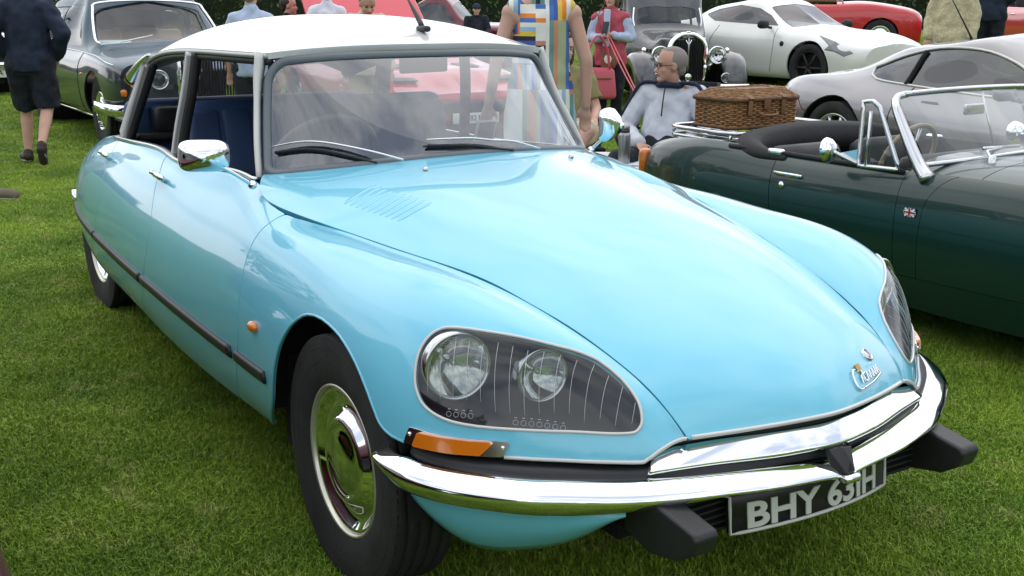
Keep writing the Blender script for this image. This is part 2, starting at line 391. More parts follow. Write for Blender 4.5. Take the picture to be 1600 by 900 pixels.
FL = [  # front to rear columns, sill/bumper line up to bonnet shut line / window belt (car metres, right-hand side, |y|)
 [(.812,.335,.46),(.815,.34,.485),(.815,.345,.51),(.812,.35,.53),(.808,.354,.545),(.803,.357,.557),(.798,.36,.567)],
 [(.730,.52,.45),(.737,.51,.50),(.739,.493,.54),(.737,.47,.577),(.728,.443,.612),(.711,.415,.640),(.687,.389,.659)],
 [(.645,.62,.43),(.650,.613,.50),(.640,.603,.565),(.618,.587,.635),(.604,.557,.708),(.576,.494,.738),(.536,.419,.721)],
 [(.555,.735,.39),(.560,.73,.48),(.553,.718,.565),(.535,.700,.655),(.507,.668,.745),(.452,.592,.801),(.358,.455,.770)],
 [(.43,.825,.33),(.432,.83,.46),(.420,.824,.565),(.395,.806,.665),(.360,.768,.755),(.287,.688,.831),(.152,.495,.809)],
 [(.26,.853,.29),(.262,.873,.44),(.248,.869,.57),(.215,.848,.68),(.167,.803,.770),(.095,.714,.838),(-.065,.557,.832)],
 [(.05,.845,.26),(.045,.883,.41),(.035,.884,.56),(.012,.863,.69),(-.03,.818,.782),(-.10,.728,.848),(-.223,.603,.845)],
 [(-.22,.835,.25),(-.22,.879,.38),(-.225,.887,.53),(-.24,.870,.68),(-.275,.82,.79),(-.33,.748,.849),(-.41,.657,.862)],
 [(-.5,.824,.25),(-.5,.872,.37),(-.5,.887,.51),(-.5,.878,.65),(-.505,.838,.77),(-.52,.777,.841),(-.55,.690,.874)],
 [(-.78,.830,.25),(-.78,.873,.37),(-.78,.886,.50),(-.78,.876,.64),(-.78,.842,.75),(-.785,.79,.835),(-.79,.712,.897)],
 [(-1.0,.838,.25),(-1.0,.874,.37),(-1.0,.884,.49),(-1.0,.873,.63),(-1.0,.838,.745),(-.995,.772,.845),(-.99,.672,.930)],
 [(-1.4,.840,.25),(-1.4,.873,.37),(-1.4,.881,.49),(-1.4,.868,.62),(-1.4,.832,.74),(-1.4,.768,.84),(-1.4,.685,.915)],
 [(-2.0,.821,.25),(-2.0,.855,.36),(-2.0,.865,.48),(-2.0,.853,.62),(-2.0,.818,.735),(-2.0,.758,.832),(-2.0,.680,.897)],
 [(-2.6,.795,.25),(-2.6,.828,.36),(-2.6,.838,.48),(-2.6,.826,.61),(-2.6,.795,.72),(-2.6,.738,.81),(-2.6,.665,.878)],
 [(-3.1,.763,.25),(-3.1,.793,.36),(-3.1,.803,.48),(-3.1,.79,.60),(-3.1,.757,.70),(-3.1,.70,.785),(-3.1,.63,.845)],
 [(-3.5,.715,.27),(-3.5,.745,.37),(-3.5,.753,.48),(-3.5,.74,.59),(-3.5,.705,.68),(-3.5,.645,.755),(-3.5,.575,.805)],
 [(-3.8,.645,.30),(-3.8,.668,.39),(-3.8,.673,.48),(-3.8,.658,.57),(-3.8,.62,.65),(-3.8,.56,.715),(-3.8,.49,.76)],
 [(-3.97,.52,.33),(-3.98,.54,.40),(-3.98,.545,.48),(-3.98,.53,.56),(-3.97,.50,.62),(-3.96,.45,.67),(-3.95,.39,.705)],
]
flank = Surf([[(x, -y, z) for x, y, z in col] for col in FL], nu=17, nv=7, lam=3e-4)
BE = [(.798,.358,.569),(.764,.369,.604),(.728,.378,.634),(.686,.387,.661),(.636,.397,.684),(.536,.417,.724),(.419,.440,.758),(.293,.466,.787),(.152,.493,.812),(.011,.534,.829),
      (-.141,.579,.841),(-.307,.625,.856),(-.40,.655,.866),(-.54,.688,.877),(-.68,.712,.886),(-.80,.722,.902),(-.89,.702,.920),(-.987,.655,.943)]
BC = [(.893,.586),(.868,.622),(.838,.650),(.797,.678),(.740,.710),(.625,.757),(.49,.802),(.35,.842),(.20,.877),(.05,.905),(-.10,.928),(-.245,.948),(-.34,.960),(-.44,.972),(-.52,.982),(-.585,.991),(-.635,.998),(-.69,1.005)]
def bonnet_grid():
    n = len(BE); ts = np.array([0, .2, .4, .58, .74, .86, .94, 1.0]); rows = []
    for i in range(n):
        f = i/(n-1); xe, ye, ze = BE[i]; xc, zc = BC[i]
        px = 1.5+1.6*f; pz = np.interp(f, [0, .1, .4, .8, 1], [1.5, 2.0, 2.9, 2.9, 2.4])
        t = ts
        half = np.c_[xc+(xe-xc)*t**px, -ye*t, zc+(ze-zc)*t**pz]
        rows.append(np.vstack([half[::-1], half[1:]*[1, -1, 1]]))
    return np.array(rows)
_bt = np.array([0, .2, .4, .58, .74, .86, .94, 1.0]); _bt = np.r_[-_bt[::-1], _bt[1:]]/2+.5
bonnet = Surf(bonnet_grid(), nu=15, nv=13, lam=1e-4, vs=_bt)   # v=0 car's right, v=1 left
RE = [(-1.165,.555,1.327),(-1.40,.588,1.325),(-1.70,.602,1.321),(-2.0,.602,1.311),(-2.3,.596,1.288),(-2.6,.578,1.235),(-2.95,.55,1.148)]
RC = [(-1.045,1.354),(-1.36,1.424),(-1.69,1.444),(-2.0,1.440),(-2.33,1.413),(-2.68,1.352),(-3.05,1.255)]
def roof_grid():
    ts = np.array([0, .25, .5, .7, .85, .95, 1.0]); rows = []
    for (xe, ye, ze), (xc, zc) in zip(RE, RC):
        t = ts; half = np.c_[xc+(xe-xc)*t**2.2, -ye*t, zc+(ze-zc)*t**2.8]
        rows.append(np.vstack([half[::-1], half[1:]*[1, -1, 1]]))
    return np.array(rows)
_rt = np.array([0, .25, .5, .7, .85, .95, 1.0]); _rt = np.r_[-_rt[::-1], _rt[1:]]/2+.5
roof = Surf(roof_grid(), nu=7, nv=11, lam=1e-4, vs=_rt)
DSF = {'arch': [[0.3406, 0.0211], [0.3202, 0.1694], [0.313, 0.2524], [0.307, 0.3261], [0.2988, 0.4017], [0.2878, 0.4649], [0.2758, 0.5071], [0.2651, 0.5313], [0.2513, 0.5405],
          [0.2372, 0.5352], [0.2219, 0.5142], [0.207, 0.4665], [0.1956, 0.4009], [0.1873, 0.3344], [0.1819, 0.2951], [0.1733, 0.2729], [0.1632, 0.2664]],
 'badge': [[0.0742, 0.8171], [0.0569, 0.715]],
 'door_door': [[0.6117, 0.9529], [0.5955, 0.8534], [0.5858, 0.7671], [0.5722, 0.642], [0.5669, 0.4995], [0.5782, 0.3116], [0.6146, 0.0046]],
 'door_rear': [[0.7825, 1.0], [0.7613, 0.8608], [0.745, 0.7482], [0.7376, 0.6147], [0.7388, 0.5039], [0.7536, 0.2939], [0.7746, 0.0444]],
 'edge': [[0.1562, 0.2766], [0.1334, 0.2767], [0.1019, 0.2465], [0.0765, 0.2342], [0.0506, 0.2433], [0.0285, 0.2873], [0.024, 0.3418], [0.0196, 0.5092], [0.0142, 0.6744],
          [0.0023, 0.9217]],
 'handles': [[0.7532, 0.8035], [0.5761, 0.8202]],
 'indicator': [[0.1575, 0.3306], [0.0986, 0.3183], [0.1026, 0.2465], [0.1205, 0.2508], [0.1412, 0.258], [0.1623, 0.2678]],
 'jets': [[0.8886, 0.3111], [0.8965, 0.7084]],
 'lamp': [[0.1402, 0.7101], [0.1319, 0.7192], [0.1237, 0.7231], [0.105, 0.7348], [0.0862, 0.7562], [0.0734, 0.7934], [0.0629, 0.8255], [0.0507, 0.8229], [0.0406, 0.7768],
          [0.0357, 0.6914], [0.0344, 0.6044], [0.0375, 0.5246], [0.0516, 0.4424], [0.0757, 0.3866], [0.1014, 0.3741], [0.1251, 0.3792], [0.1384, 0.3943], [0.1488, 0.4249],
          [0.1541, 0.4745], [0.1557, 0.5292], [0.1549, 0.5982], [0.1513, 0.6539], [0.1464, 0.689]],
 'mirror': [[0.4402, 0.9817]],
 'repeater': [[0.3345, 0.4237]],
 'script': [[0.0282, 0.6035], [0.0363, 0.8975]],
 'shut': [[0.4306, 1.0], [0.4306, 1.0], [0.4157, 0.9659], [0.3963, 0.9414], [0.371, 0.9519], [0.3276, 1.0], [0.2831, 0.9882], [0.227, 0.9723], [0.1802, 0.9797], [0.1588, 0.9899]],
 'trim_b': [[0.7558, 0.2742], [0.6599, 0.2861], [0.5874, 0.2816]],
 'trim_c': [[0.5838, 0.2801], [0.518, 0.2738], [0.4487, 0.2735], [0.379, 0.2659]],
 'trim_d': [[0.3693, 0.2647], [0.3449, 0.2611], [0.322, 0.2599]],
 'trim_rear': [[0.8984, 0.3015], [0.8582, 0.2823], [0.7591, 0.2737]],
 'vents': [[0.8041, 0.0749], [0.8557, 0.178], [0.6923, 0.1934], [0.6635, 0.0808]],
 'wing_door': [[0.3595, 0.9548], [0.362, 0.8815], [0.3644, 0.8053], [0.3649, 0.7275], [0.3637, 0.6465], [0.3621, 0.5762], [0.3608, 0.4195], [0.3661, 0.2926], [0.398, 0.0067]]}
# ================================================================ lawn, hedge, far trees
def lawn_colour(m, dark, lite, dry):
    t = m.node_tree; b = t.nodes['Principled BSDF']; g = t.nodes.new('ShaderNodeNewGeometry')
    def noise(s, d=5):
        n = t.nodes.new('ShaderNodeTexNoise'); n.inputs['Scale'].default_value = s; n.inputs['Detail'].default_value = d; t.links.new(g.outputs['Position'], n.inputs['Vector']); return n
    def ramp(n, a, c0, e, c1):
        r = t.nodes.new('ShaderNodeValToRGB'); r.color_ramp.elements[0].position = a; r.color_ramp.elements[1].position = e; r.color_ramp.elements[0].color = (*c0, 1); r.color_ramp.elements[1].color = (*c1, 1); t.links.new(n.outputs['Fac'], r.inputs[0]); return r
    r1 = ramp(noise(1.6), .35, dark, .68, lite); n2 = noise(5.5); r2 = ramp(n2, .56, (0, 0, 0), .74, (.55, .55, .55))
    mx = t.nodes.new('ShaderNodeMixRGB'); t.links.new(r2.outputs[0], mx.inputs[0]); t.links.new(r1.outputs[0], mx.inputs[1]); mx.inputs[2].default_value = (*dry, 1)
    hs = t.nodes.new('ShaderNodeHueSaturation'); oi = t.nodes.new('ShaderNodeObjectInfo'); nf = noise(60, 2); mr = t.nodes.new('ShaderNodeMapRange'); mr.inputs['From Min'].default_value = .3; mr.inputs['From Max'].default_value = .7; mr.inputs['To Min'].default_value = .62; mr.inputs['To Max'].default_value = 1.42
    t.links.new(nf.outputs['Fac'], mr.inputs[0]); t.links.new(mr.outputs[0], hs.inputs['Value']); t.links.new(mx.outputs[0], hs.inputs['Color']); t.links.new(hs.outputs[0], b.inputs['Base Color'])
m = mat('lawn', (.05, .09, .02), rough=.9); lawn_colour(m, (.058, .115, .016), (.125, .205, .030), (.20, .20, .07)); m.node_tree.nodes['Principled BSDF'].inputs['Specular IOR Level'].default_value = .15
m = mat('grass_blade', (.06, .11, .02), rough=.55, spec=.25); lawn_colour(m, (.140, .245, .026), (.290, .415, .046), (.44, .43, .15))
bb = m.node_tree.nodes['Principled BSDF']; bb.inputs['Subsurface Weight'].default_value = 0
# the ground: one sheet out to the horizon, finer near the cars
xs = np.r_[np.array([-900, -400, -180, -90]), np.linspace(-45, 20, 66), np.array([45, 90, 180, 400, 900])]; ys = np.r_[np.array([-900, -400, -180, -90]), np.linspace(-30, 35, 66), np.array([70, 120, 200, 400, 900])]
def rise(x, y):
    dx, dy = x-2.5194, y+1.9304; D_ = -.8414*dx+.5404*dy; L_ = .5404*dx+.8414*dy; s = np.clip((D_-11)/3.5, 0, 1); s = s*s*(3-2*s); return s*np.clip(.115*(L_-1.6), 0, .6)
def gz(x, y): return rise(x, y)+ .012*np.sin(x*1.3+.7*y)*np.cos(y*1.1-.4*x)-.012
gx, gy = np.meshgrid(xs, ys, indexing='ij'); nx_, ny_ = gx.shape; gi = np.arange(nx_*ny_).reshape(nx_, ny_)
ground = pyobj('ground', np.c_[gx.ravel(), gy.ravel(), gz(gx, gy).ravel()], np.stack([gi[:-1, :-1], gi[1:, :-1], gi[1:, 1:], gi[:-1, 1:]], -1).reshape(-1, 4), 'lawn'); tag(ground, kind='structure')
# grass: one patch of blades repeated over the lawn in view
rng = np.random.default_rng(7)
def blades(n, half):
    p = rng.uniform(-half, half, (n, 2)); h = rng.uniform(.014, .038, n)*(1+.4*rng.random(n)**6); w = rng.uniform(.0011, .0021, n); a = rng.uniform(0, 2*np.pi, n); cl = np.sin(p[:, 0]*21+1)*np.cos(p[:, 1]*17); le = h*rng.uniform(.15, 1.1, n); d = a+rng.uniform(-1, 1, n)+cl
    dx, dy = np.cos(d), np.sin(d); sx, sy = -np.sin(a)*w, np.cos(a)*w
    b0 = np.c_[p[:, 0]-sx, p[:, 1]-sy, np.full(n, -.012)]; b1 = np.c_[p[:, 0]+sx, p[:, 1]+sy, np.full(n, -.012)]
    m0 = np.c_[p[:, 0]-sx*.8+dx*le*.35, p[:, 1]-sy*.8+dy*le*.35, h*.62]; m1 = np.c_[p[:, 0]+sx*.8+dx*le*.35, p[:, 1]+sy*.8+dy*le*.35, h*.62]; t = np.c_[p[:, 0]+dx*le, p[:, 1]+dy*le, h*(1.0-.25*le/h)]
    V = np.stack([b0, b1, m0, m1, t], 1).reshape(-1, 3); i = np.arange(n)*5
    return V, np.vstack([np.c_[i, i+1, i+3], np.c_[i, i+3, i+2], np.c_[i+2, i+3, i+4]])
bV, bF = blades(1500, .21)
cpos = np.array([2.5194, -1.9304]); fwd = np.array([-.8414, .5404]); rgt = np.array([.5404, .8414]); pts = []
D = 1.6
while D < 30:
    st = .15 if D < 6 else (.20 if D < 11 else .34); wmax = D*.78+1.2
    for L_ in np.arange(-wmax, wmax, st):
        q = cpos+fwd*(D+rng.uniform(-.5, .5)*st)+rgt*(L_+rng.uniform(-.5, .5)*st); pts.append((q[0], q[1], gz(q[0], q[1]), st/.15*.5+.5))
    D += st
pts = np.array(pts); nb = len(bV)
me = bpy.data.meshes.new('grass'); me.from_pydata([tuple(v) for v in np.vstack([bV, pts[:, :3]]).tolist()], [], bF.tolist())
at = me.attributes.new('seed_point', 'FLOAT', 'POINT'); at.data.foreach_set('value', np.r_[np.zeros(nb), np.ones(len(pts))].astype(np.float32))
at = me.attributes.new('size', 'FLOAT', 'POINT'); at.data.foreach_set('value', np.r_[np.ones(nb), pts[:, 3]].astype(np.float32))
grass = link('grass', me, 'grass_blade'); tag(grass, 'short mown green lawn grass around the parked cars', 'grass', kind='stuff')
ng = bpy.data.node_groups.new('lawn_blades', 'GeometryNodeTree'); ng.interface.new_socket('Geometry', in_out='INPUT', socket_type='NodeSocketGeometry'); ng.interface.new_socket('Geometry', in_out='OUTPUT', socket_type='NodeSocketGeometry')
N_ = ng.nodes.new; gin = N_('NodeGroupInput'); gout = N_('NodeGroupOutput'); at = N_('GeometryNodeInputNamedAttribute'); at.data_type = 'FLOAT'; at.inputs[0].default_value = 'seed_point'; cmp_ = N_('FunctionNodeCompare'); cmp_.data_type = 'FLOAT'; cmp_.operation = 'GREATER_THAN'; cmp_.inputs[1].default_value = .5
sep = N_('GeometryNodeSeparateGeometry'); sep.domain = 'POINT'; ins = N_('GeometryNodeInstanceOnPoints'); rv = N_('FunctionNodeRandomValue'); rv.data_type = 'FLOAT_VECTOR'; rv.inputs[0].default_value = (-.05, -.05, 0); rv.inputs[1].default_value = (.05, .05, 6.283)
sz = N_('GeometryNodeInputNamedAttribute'); sz.data_type = 'FLOAT'; sz.inputs[0].default_value = 'size'; cx_ = N_('ShaderNodeCombineXYZ')
l_ = ng.links.new; l_(at.outputs[0], cmp_.inputs[0]); l_(gin.outputs[0], sep.inputs[0]); l_(cmp_.outputs[0], sep.inputs[1]); l_(sep.outputs[0], ins.inputs['Points']); l_(sep.outputs[1], ins.inputs['Instance']); l_(rv.outputs[0], ins.inputs['Rotation'])
l_(sz.outputs[0], cx_.inputs[0]); l_(sz.outputs[0], cx_.inputs[1]); rs = N_('FunctionNodeRandomValue'); rs.data_type = 'FLOAT'; rs.inputs[2].default_value = .75; rs.inputs[3].default_value = 1.2; l_(rs.outputs[1], cx_.inputs[2]); l_(cx_.outputs[0], ins.inputs['Scale']); l_(ins.outputs[0], gout.inputs[0])
md = grass.modifiers.new('blades', 'NODES'); md.node_group = ng
# foliage masses
m = mat('hedge_leaf', (.035, .07, .016), rough=.6, var=.6, vscale=1.3); mat('wood', (.05, .035, .02), rough=.9, var=.3)
def leaf_cloud(centres, radii, n, size, seed):
    r = np.random.default_rng(seed); k = r.integers(0, len(centres), n); d = r.normal(size=(n, 3)); d /= np.linalg.norm(d, axis=1, keepdims=True); rad = r.random(n)**.4
    P = centres[k]+d*rad[:, None]*radii[k]; a = r.normal(size=(n, 3)); a /= np.linalg.norm(a, axis=1, keepdims=True); b = np.cross(a, r.normal(size=(n, 3))); b /= np.linalg.norm(b, axis=1, keepdims=True); s = size*r.uniform(.6, 1.4, n)[:, None]
    V = np.stack([P-a*s, P+b*s*.5, P+a*s, P-b*s*.5], 1).reshape(-1, 3); i = np.arange(n)*4; return V, np.c_[i, i+1, i+2, i+3]
def hedge(name, a, b, h, t, n, label, size=.07):
    a, b = np.array(a, float), np.array(b, float); L_ = np.linalg.norm(b-a); k = int(L_/.8); r = np.random.default_rng(len(name)+int(L_)); f = np.linspace(0, 1, k)
    c = np.vstack([np.c_[a[0]+(b[0]-a[0])*f+r.uniform(-.3, .3, k), a[1]+(b[1]-a[1])*f+r.uniform(-.3, .3, k), np.full(k, z)] for z in (h*.2, h*.55, h*.85)]); rd = np.tile(np.array((t, t, h*.27)), (len(c), 1))*r.uniform(.85, 1.15, (len(c), 1))
    V, F = leaf_cloud(c, rd, n, size, 3); root = empty(name, (0, 0, 0), 0, label, 'hedge'); pyobj('foliage', V, F, 'hedge_leaf', root, smooth=False)
    b_ = MB(); d = (b-a)/L_; nrm = np.array((-d[1], d[0])); q = [(*(a+nrm*t*.5), 0), (*(b+nrm*t*.5), 0), (*(b-nrm*t*.5), 0), (*(a-nrm*t*.5), 0)]; b_.prism(q, (0, 0, h*.8)); b_.build('branches', 'hedge_core', root); return root
mat('hedge_core', (.012, .020, .008), rough=.95)
def wpt(D, L_): q = cpos+fwd*D+rgt*L_; return (q[0], q[1])
hedge('hedge', wpt(49, -48), wpt(38, 44), 2.6, 1.0, 70000, 'clipped dark green hedge along the far side of the field', .09)
# unseen woodland added behind the photographer for reflections in chrome and paint
rr = np.random.default_rng(11); cs_, rs_ = [], []
for i in range(60):
    a = R(150+180)+R(-150+300*i/59); d = rr.uniform(48, 75); hh = rr.uniform(7, 14); yaw = R(147.285)+math.pi+(i/59-.5)*R(250)
    x, y = 2.5+d*math.cos(yaw), -1.9+d*math.sin(yaw)
    for k in range(5): cs_.append((x+rr.uniform(-3, 3), y+rr.uniform(-3, 3), hh*(.2+.17*k))); rs_.append((rr.uniform(2.5, 4.2),)*2+(rr.uniform(2, 3),))
V, F = leaf_cloud(np.array(cs_), np.array(rs_), 30000, .55, 5); tag(pyobj('reflection_trees', V, F, 'hedge_leaf', None, smooth=False), 'dark green trees out of view behind the viewer, added for reflections', 'trees', kind='stuff')
# ================================================================ the pale blue saloon
paint('ds_blue', (.15, .525, .69), rough=.3); paint('ds_white', (.62, .62, .60), rough=.35); mat('ds_grey', (.42, .43, .43), rough=.35, metal=.6); mat('ds_pillar', (.60, .59, .56), rough=.4); mat('ds_lip_shine', (.60, .60, .58), rough=.25, coat=.5)  # lip material is pale non-metal: chrome's sky reflection put into the colour
mat('hub_rim', (.62, .60, .52), rough=.3, metal=.7); mat('headliner', (.30, .30, .29), rough=.9); mat('lamp_bucket', (.030, .031, .034), rough=.5); mat('ds_screen_rubber', (.13, .15, .165), rough=.42)
mat('etch', (.55, .57, .58), rough=.5); mat('gold', (.45, .30, .10), rough=.35, metal=.8); mat('cardbrown', (.10, .05, .03), rough=.8); mat('bag_teal', (.10, .35, .45), rough=.7, var=.6, vscale=25); mat('wheel_grey', (.20, .20, .19), rough=.5)
ds = empty('saloon_car', (0, 0, 0), 0, 'pale blue saloon with white roof and glazed twin headlamps, nearest car on the lawn', 'car')
FF = -1
def uvp(k): return np.array(DSF[k], float)
wdl, ddl, drl, arch, edge, lampo, shut = (uvp(k) for k in ('wing_door', 'door_door', 'door_rear', 'arch', 'edge', 'lamp', 'shut'))
wdl = smooth_line(np.vstack([[.3565, .982], wdl, [wdl[-1][0]+.02, -.12]]), 60); ddl = smooth_line(np.vstack([[.622, 1.1], ddl, [.628, -.1]]), 50); drl = smooth_line(np.vstack([[.795, 1.1], drl[1:], [.79, -.1]]), 50)
archs = smooth_line(arch, 90); lamps = smooth_line(lampo, 90, True); edges = smooth_line(edge, 60)
top_f = np.array([(.3276, 1.0), (.345, .973), (.3699, .9503), (.3850, .943), (.3959, .9433), (.4156, .9679), (.4306, 1.0)]); top_f[:, 1] += .027
ind = uvp('indicator')
wing_poly = np.vstack([wdl[::-1], [(.3276, 1.0), (.31, 1.1), (-.1, 1.1), (-.1, .95)], edges[::-1], archs[::-1], [(.345, -.1)]])
fdoor_poly = np.vstack([wdl[::-1], top_f[2:], [(.437, 1.1)], ddl])
rdoor_poly = np.vstack([ddl[::-1], drl]); rwing_poly = np.vstack([drl[::-1], [(1.1, 1.1), (1.1, -.1)]])
RES = (420, 96)
def fl_pt(uv, off=0., side=-1):
    uv = np.atleast_2d(uv); P = flank.P(np.clip(uv, 0, 1)); N = flank.N(uv, FF); P = P+N*off
    if side > 0: P = P*[1, -1, 1]; N = N*[1, -1, 1]
    return P, N
def strip(name, uv, prof, m, par, side, off=0., n=30, closed=False):
    P, N = fl_pt(smooth_line(uv, n, closed), off, side); b = MB(); b.sweep(P, prof, up=N, closed=closed, smooth=True); return b.build(name, m, par)
def tubeon(name, uv, r, m, par, side, off=0., n=60, closed=False, seg=6):
    P, N = fl_pt(smooth_line(uv, n, closed), off, side); b = MB(); b.tube(P, r, seg, closed=closed, up=N); return b.build(name, m, par)
TRIM = [(-.020, -.003), (-.018, .008), (-.010, .012), (.010, .012), (.018, .008), (.020, -.003)]
for sd in (-1, 1):
    mir = sd > 0
    w = sheet('front_wing', flank, 'ds_blue', ds, wing_poly, [lamps], RES, .003, FF, .012, mirror=mir)
    fd = sheet('front_door', flank, 'ds_blue', ds, fdoor_poly, [], RES, .0028, FF, .03, mirror=mir)
    rd = sheet('rear_door', flank, 'ds_blue', ds, rdoor_poly, [], RES, .0028, FF, .03, mirror=mir)
    rw = sheet('rear_wing', flank, 'ds_blue', ds, rwing_poly, [], RES, .0028, FF, .03, mirror=mir)
    strip('trim_strip', uvp('trim_d'), TRIM, 'black_plastic', w, sd); strip('trim_strip', uvp('trim_c'), TRIM, 'black_plastic', fd, sd)
    strip('trim_strip', uvp('trim_b'), TRIM, 'black_plastic', rd, sd); strip('trim_strip', uvp('trim_rear')[::-1], TRIM, 'black_plastic', rw, sd)
    # folded arch lip and chrome edge over the bumper, its sky reflection painted pale grey
    tubeon('arch_lip', archs, .0045, 'ds_blue', w, sd, -.002, 80)
    tubeon('chrome_edge', edge[2:], .0046, 'ds_lip_shine', w, sd, .004, 90)
    # door handles
    for par, uv in ((rd, DSF['handles'][0]), (fd, DSF['handles'][1])):
        uv = np.array(uv); a, na = fl_pt([uv], 0, sd); p0 = a[0]; nn = na[0]; tx = np.array((1, 0, -.03)); b = MB()
        tx = tx-nn*(tx@nn); tx /= np.linalg.norm(tx); upv = np.cross(nn, tx)*(1 if sd < 0 else -1)
        b.rbox(p0+nn*.006, (.022, .012, .022), .004); path = [p0+nn*.008-tx*.052, p0+nn*.03-tx*.05, p0+nn*.034-tx*.02, p0+nn*.032+tx*.05, p0+nn*.024+tx*.075]
        b.tube(smooth_line(path, 14), np.interp(np.linspace(0, 1, 14), [0, .2, .8, 1], [.008, .011, .012, .006]), 8, flat=(.8, 1.1)); b.tube([p0-tx*.05, p0+nn*.03-tx*.05], .011, 8); b.tube([p0+tx*.035, p0+nn*.03+tx*.035], .009, 8)
        b.tube([p0+nn*.034-tx*.04, p0+nn*.05-tx*.04], .008, 8)
        b.build('handle', 'chrome', par)
    # side repeater
    a, na = fl_pt([DSF['repeater'][0]], 0, sd); b = MB(); rm = np.array(Matrix(((1, 0, 0), (0, 1, 0), (0, 0, 1)))); b.sphere(a[0]+na[0]*.004, (.030, .016, .016), 16, 10); b.build('side_repeater', 'amber', ds)
    # indicator with its housing
    q = ind.copy(); hs = sheet('indicator', flank, 'dull_chrome', ds, np.vstack([q[0], q[1], q[2], q[3], q[4], q[5]]), [], RES, .0005, FF, .03, off=.006, mirror=mir)
    i0 = q[0]*.88+q[1]*.12; i1 = q[0]*.14+q[1]*.86; i2 = q[2]*.80+q[5]*.2; i3 = q[5]*.86+q[2]*.14; cc = (i0+i1+i2+i3)/4
    i0, i1, i2, i3 = (cc+(v-cc)*np.array([1, .84]) for v in (i0, i1, i2, i3))
    sheet('lens', flank, 'amber', hs, np.vstack([i0, i1, i2, i3]), [], RES, .0005, FF, .02, off=.018, mirror=mir)
    for v in (q[0]*.94+q[5]*.0+q[1]*.06, q[1]*.93+q[0]*.07):
        vv = v*.6+(q[5] if v[0] > .13 else q[2])*.4; a, na = fl_pt([vv], .006, sd); b = MB(); b.sphere(a[0], .005, 8, 6); b.build('screw', 'chrome', hs)
    # headlamp: bucket, two lamps, cover glass with etched lines, bezel
    hl = empty('headlamp', parent=ds)
    sheet('cover_glass', flank, 'lamp_glass', hl, lamps, [], RES, -.001, FF, 0, off=.001, mirror=mir)
    tubeon('bezel', lamps, .0036, 'ds_lip_shine', hl, sd, .002, 120, True, 8)
    P, N = fl_pt(lamps, -.006, sd); cen = P.mean(0); dv = np.array((-.165, sd*-.03, -.012)); P2 = (cen+(P-cen)*.98)+dv; k = len(P)
    b = MB(); V = np.vstack([P, P2, [cen+dv]]); b.add(V, [(i, (i+1) % k, k+(i+1) % k, k+i) for i in range(k)]+[(k+i, k+(i+1) % k, 2*k) for i in range(k)]); b.build('bucket', 'lamp_bucket', hl)
    def lampunit(c, r, ax, gr):
        c = np.array(c)*[1, -sd, 1]; ax = Vector((ax[0], ax[1]*-sd, ax[2])).normalized(); lu = empty('lamp', parent=hl)
        b = MB(); b.lathe([(r*.02, -r*.62), (r*.35, -r*.55), (r*.7, -r*.32), (r*.92, -.004), (r*.96, .0)], c, ax, 40); b.build('reflector', 'reflector', hl)
        b = MB(); b.lathe([(r*.93, -.010), (r*.93, .006), (r*.99, .010), (r*1.05, .006), (r*1.05, -.02)], c, ax, 44); b.build('lamp_ring', 'dull_chrome', hl)
        b = MB(); b.lathe([(.001, r*.20), (r*.3, r*.18), (r*.6, r*.125), (r*.85, r*.05), (r*.94, .003)], c, ax, 40); b.build('lamp_lens', 'lamp_face', hl)
        b = MB(); cc = Vector(c)-ax*r*.35; b.sphere(cc, r*.10, 10, 8); b.tube([cc-ax*r*.3, cc+ax*r*.05], r*.07, 8); b.build('bulb', 'reflector', hl)
        bpy.data.objects.remove(lu)
    lampunit((.405, -.720, .690), .079, (1, -.16, .02), 1); lampunit((.515, -.560, .673), .063, (1, -.10, .02), 1)
    # thin vertical heater lines in the cover glass
    lo = lamps.min(0); hi = lamps.max(0); Pl = flank.P(lamps)
    us = np.linspace(lo[0]+.006, hi[0]-.006, 15)
    for i, u0 in enumerate(us):
        line = np.c_[np.linspace(u0+.004, u0-.010, 60), np.linspace(1, 0, 60)]
        line = line[inside(lamps, line)]
        if len(line) < 5: continue
        line = line[2:-3] if len(line) > 12 else line
        Pq, Nq = fl_pt(line, .0018, sd); b = MB(); b.tube(Pq[::3], .0005, 4, up=Nq[::3]); b.build('heater_line', 'etch', hl)
    for cu, cv, n_ in ((.133, .412, 4), (.096, .405, 7)):
        for i in range(n_):
            b = MB(); c_, n__ = fl_pt([(cu-i*.0042, cv+.004*i*.3)], .0018, sd); T_, S_, U_ = frames([c_[0], c_[0]+n__[0]]); aa = np.linspace(0, 2*np.pi, 12, endpoint=False)
            b.tube([c_[0]+.0058*(math.cos(t)*S_[0]+math.sin(t)*U_[0]) for t in aa], .0004, 4, closed=True, up=n__[0]); b.tube([c_[0]+.011*U_[0]-.003*S_[0], c_[0]+.011*U_[0]+.003*S_[0]], .0007, 4, up=n__[0]); b.build('etched_mark', 'etch', hl)

